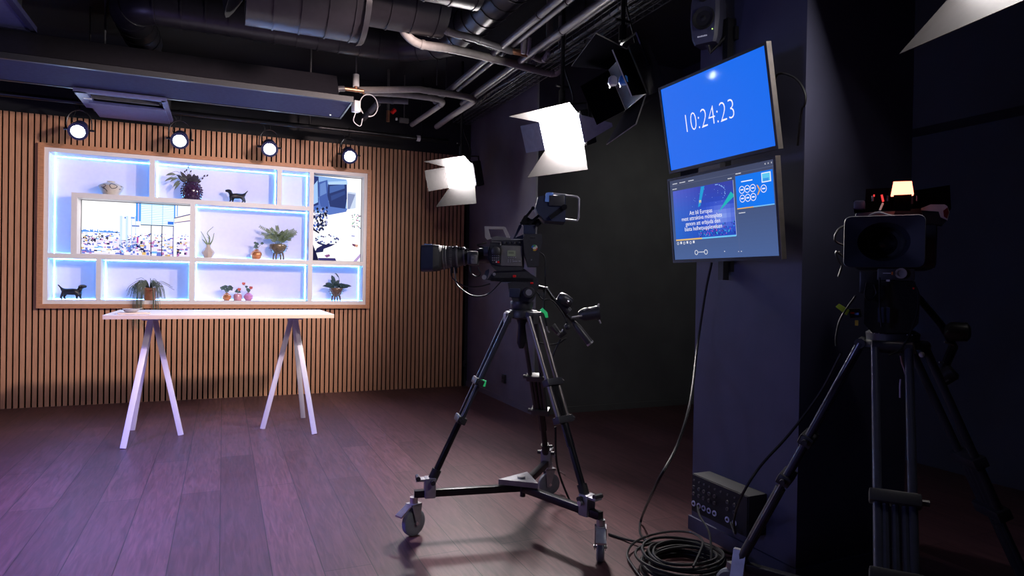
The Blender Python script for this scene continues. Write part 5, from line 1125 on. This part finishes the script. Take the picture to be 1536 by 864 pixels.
# its dolly foot (seen at the bottom edge)
t = thing('tripod_dolly', 'grey dolly under the dark camera on the right, one foot showing at the bottom edge', 'dolly', (C2.x, C2.y, 0), CR)
b = MB().m(CAST); b.lathe([(.03, 0), (.12, 0), (.12, .03), (.03, .03)], (C2.x, C2.y, .13), (0, 0, 1), 6); b.build('hub', t)
for ft in (foot2, V((1.66, 1.17, .17)), V((2.62, 1.36, .17))):
    d_ = V((ft.x-C2.x, ft.y-C2.y, 0)); L_ = d_.length; d_.normalize(); yv = V((0, 0, 1)).cross(d_); R_ = Mx(((d_.x, yv.x, 0), (d_.y, yv.y, 0), (0, 0, 1))).to_4x4()
    arm = MB().m(BMET).box((C2.x+d_.x*L_/2, C2.y+d_.y*L_/2, .145), (L_, .035, .03), R_, .003).build('arm', t)
    b = MB().m(CAST); p = V((ft.x, ft.y, .14)); b.prism([p-yv*.045+d_*.03-V((0, 0, .04)), p+yv*.045+d_*.03-V((0, 0, .04)), p+yv*.03+d_*.03+V((0, 0, .0)), p+yv*.008+d_*.03+V((0, 0, .065)), p-yv*.012+d_*.03+V((0, 0, .065)), p-yv*.03+d_*.03+V((0, 0, .0))], -d_*.05); b.build('foot_clamp', arm)
    wc = V((ft.x, ft.y, .06))+d_*.04; b = MB().m(GRUB); b.lathe([(0, -.015), (.05, -.016), (.06, -.008), (.06, .008), (.05, .016), (0, .015)], wc, yv, 22); b.m(SILV); b.tube([wc-yv*.026, wc+yv*.026], .008, 8); b.bb(wc+V((-.012, -.012, .058)), wc+V((.012, .012, .085))); b.build('wheel', arm)

# ================================================================== CABLES
def cable(label, pts, r=.006, n=6, name='cable'):
    q = smoothpts(pts, n); o = MB().m(CABLE).tube(q, r, 6).build(name, origin=q[-1]); return tag(o, label, 'cable', 'loose black cables')
g = lambda u, v, z=.008: atZ(u, v, z)
cable('black cable hanging from the monitors down to the floor coil', [V((2.10, 2.45, 1.36)), atX(1058, 440, 2.12), atX(1046, 520, 2.10), atD(1036, 600, 2.85), atD(1015, 670, 2.75), atD(985, 725, 2.7), g(963, 775, .05), g(960, 798), g(972, 812), g(1000, 818), g(1060, 824)])
cable('black cable lying on the floor from the dolly to the coil', [g(913, 801), g(935, 808), g(960, 813, .02), g(1000, 817, .03), g(1060, 820, .03), g(1100, 832)])
cable('black cable rising from the stage box toward the right tripod', [V((2.10, 2.29, .19)), atX(1103, 800, 2.07), atX(1101, 780, 2.02), atD(1112, 745, 2.45), atD(1140, 700, 2.42), atD(1185, 650, 2.4), atD(1230, 590, 2.36), atD(1262, 530, 2.3)], .0055)
cable('short black cable dropping from the stage box to the coil', [V((2.10, 2.515, .19)), atX(1050, 775, 2.07), atX(1064, 800, 2.04), g(1067, 840, .05), g(1062, 855)], .0055)
cable('curly pale-edged cable loop lying on top of the floor coil', [g(1040, 850, .105), g(1050, 828, .105), g(1054, 812, .10), g(1040, 800, .09), g(1010, 797, .07), g(975, 803, .05), g(950, 815, .03), g(941, 832, .02), g(950, 850, .015), g(965, 870, .01)], .0055)
cable('black cable curling behind the upper monitor side against the pillar', [V((2.12, 2.12, 2.07)), atD(1166, 112, 2.72), atD(1186, 114, 2.68), atD(1200, 125, 2.64), atD(1208, 142, 2.62), atD(1207, 157, 2.63), atD(1202, 168, 2.68), V((2.21, 2.06, 1.85))], .005)
cable('thin black cable dropping straight behind the left-pointing camera tripod', [atD(833, 640, 3.7), atD(836, 700, 3.7), g(858, 758, .02), g(870, 770)], .006)
cc = g(1024, 856, 0); b = MB().m(CABLE); R = random.Random(6)
for i in range(12):
    rx_ = R.uniform(.14, .20); ry_ = rx_*R.uniform(.8, 1); ox, oy = R.uniform(-.02, .02), R.uniform(-.02, .02); z_ = .008+.0065*i
    b.tube([cc+V((ox+rx_*cos(a), oy+ry_*sin(a), z_+.006*sin(2*a+i))) for a in [2*pi*j/36 for j in range(36)]], .0065, 6, closed=True)
o = b.build('cable_coil', origin=cc); tag(o, 'thick coil of black cable on the floor by the pillar', 'cable coil')
# ================================================================== LIGHTS
def light(kind, name, loc, target, energy, col, **kw):
    l = bpy.data.lights.new(name, kind); l.energy = energy; l.color = col
    for k_, v_ in kw.items(): setattr(l, k_, v_)
    o = bpy.data.objects.new(name, l); COL.objects.link(o); o.location = loc
    d = V(target)-V(loc); o.rotation_euler = d.to_track_quat('-Z', 'Y').to_euler(); return o
for x_ in PARX+[-2.40]:
    p = V((x_, 7.09, 2.575))+fd*.09
    light('SPOT', 'spot_beam', p, p+fd*3+V((0, 0, -.25)), 15, (.60, .45, 1.0), spot_size=radians(70), spot_blend=.6, shadow_soft_size=.05)
light('SPOT', 'added_key_beam', (1.70, 3.2, 2.85), (-.45, 7.4, 1.45), 435, (1, .78, .74), spot_size=radians(60), spot_blend=.6, shadow_soft_size=.10)  # unseen spot added to boost the soft lights' effect on the shelf
light('SPOT', 'front_beam', (.45, .9, 3.05), (-.1, 7.4, 1.3), 160, (1, .82, .80), spot_size=radians(50), spot_blend=.8, shadow_soft_size=.15)
light('SPOT', 'added_violet_wash', (-2.2, 2.4, 3.3), (-1.0, 3.9, 0), 2300, (.25, .20, 1.0), spot_size=radians(62), spot_blend=1.0, shadow_soft_size=.3)  # unseen lamp added to tint the left of the floor violet
light('SPOT', 'added_blue_fill', (-2.6, 1.6, 1.6), (2.2, 2.4, 1.3), 95, (.38, .42, 1.0), spot_size=radians(42), spot_blend=.8, shadow_soft_size=.3)  # unseen lamp added to brighten the pillar's left face
light('AREA', 'added_violet_up', (-2.8, 4.2, .4), (.3, 5.6, 3.3), 14, (.38, .36, 1.0), size=.4)  # unseen lamp added low down to tint ducts and ceiling
light('SPOT', 'added_back_wash', (3.7, 3.6, 3.3), (3.9, 5.6, 1.5), 26, (1, .98, .93), spot_size=radians(75), spot_blend=1, shadow_soft_size=.2)  # unseen lamp added because no other light reaches the far wall
w_ = bpy.data.worlds.new('studio_world'); SC.world = w_; w_.use_nodes = True
w_.node_tree.nodes['Background'].inputs[0].default_value = (.18, .2, .34, 1); w_.node_tree.nodes['Background'].inputs[1].default_value = .012
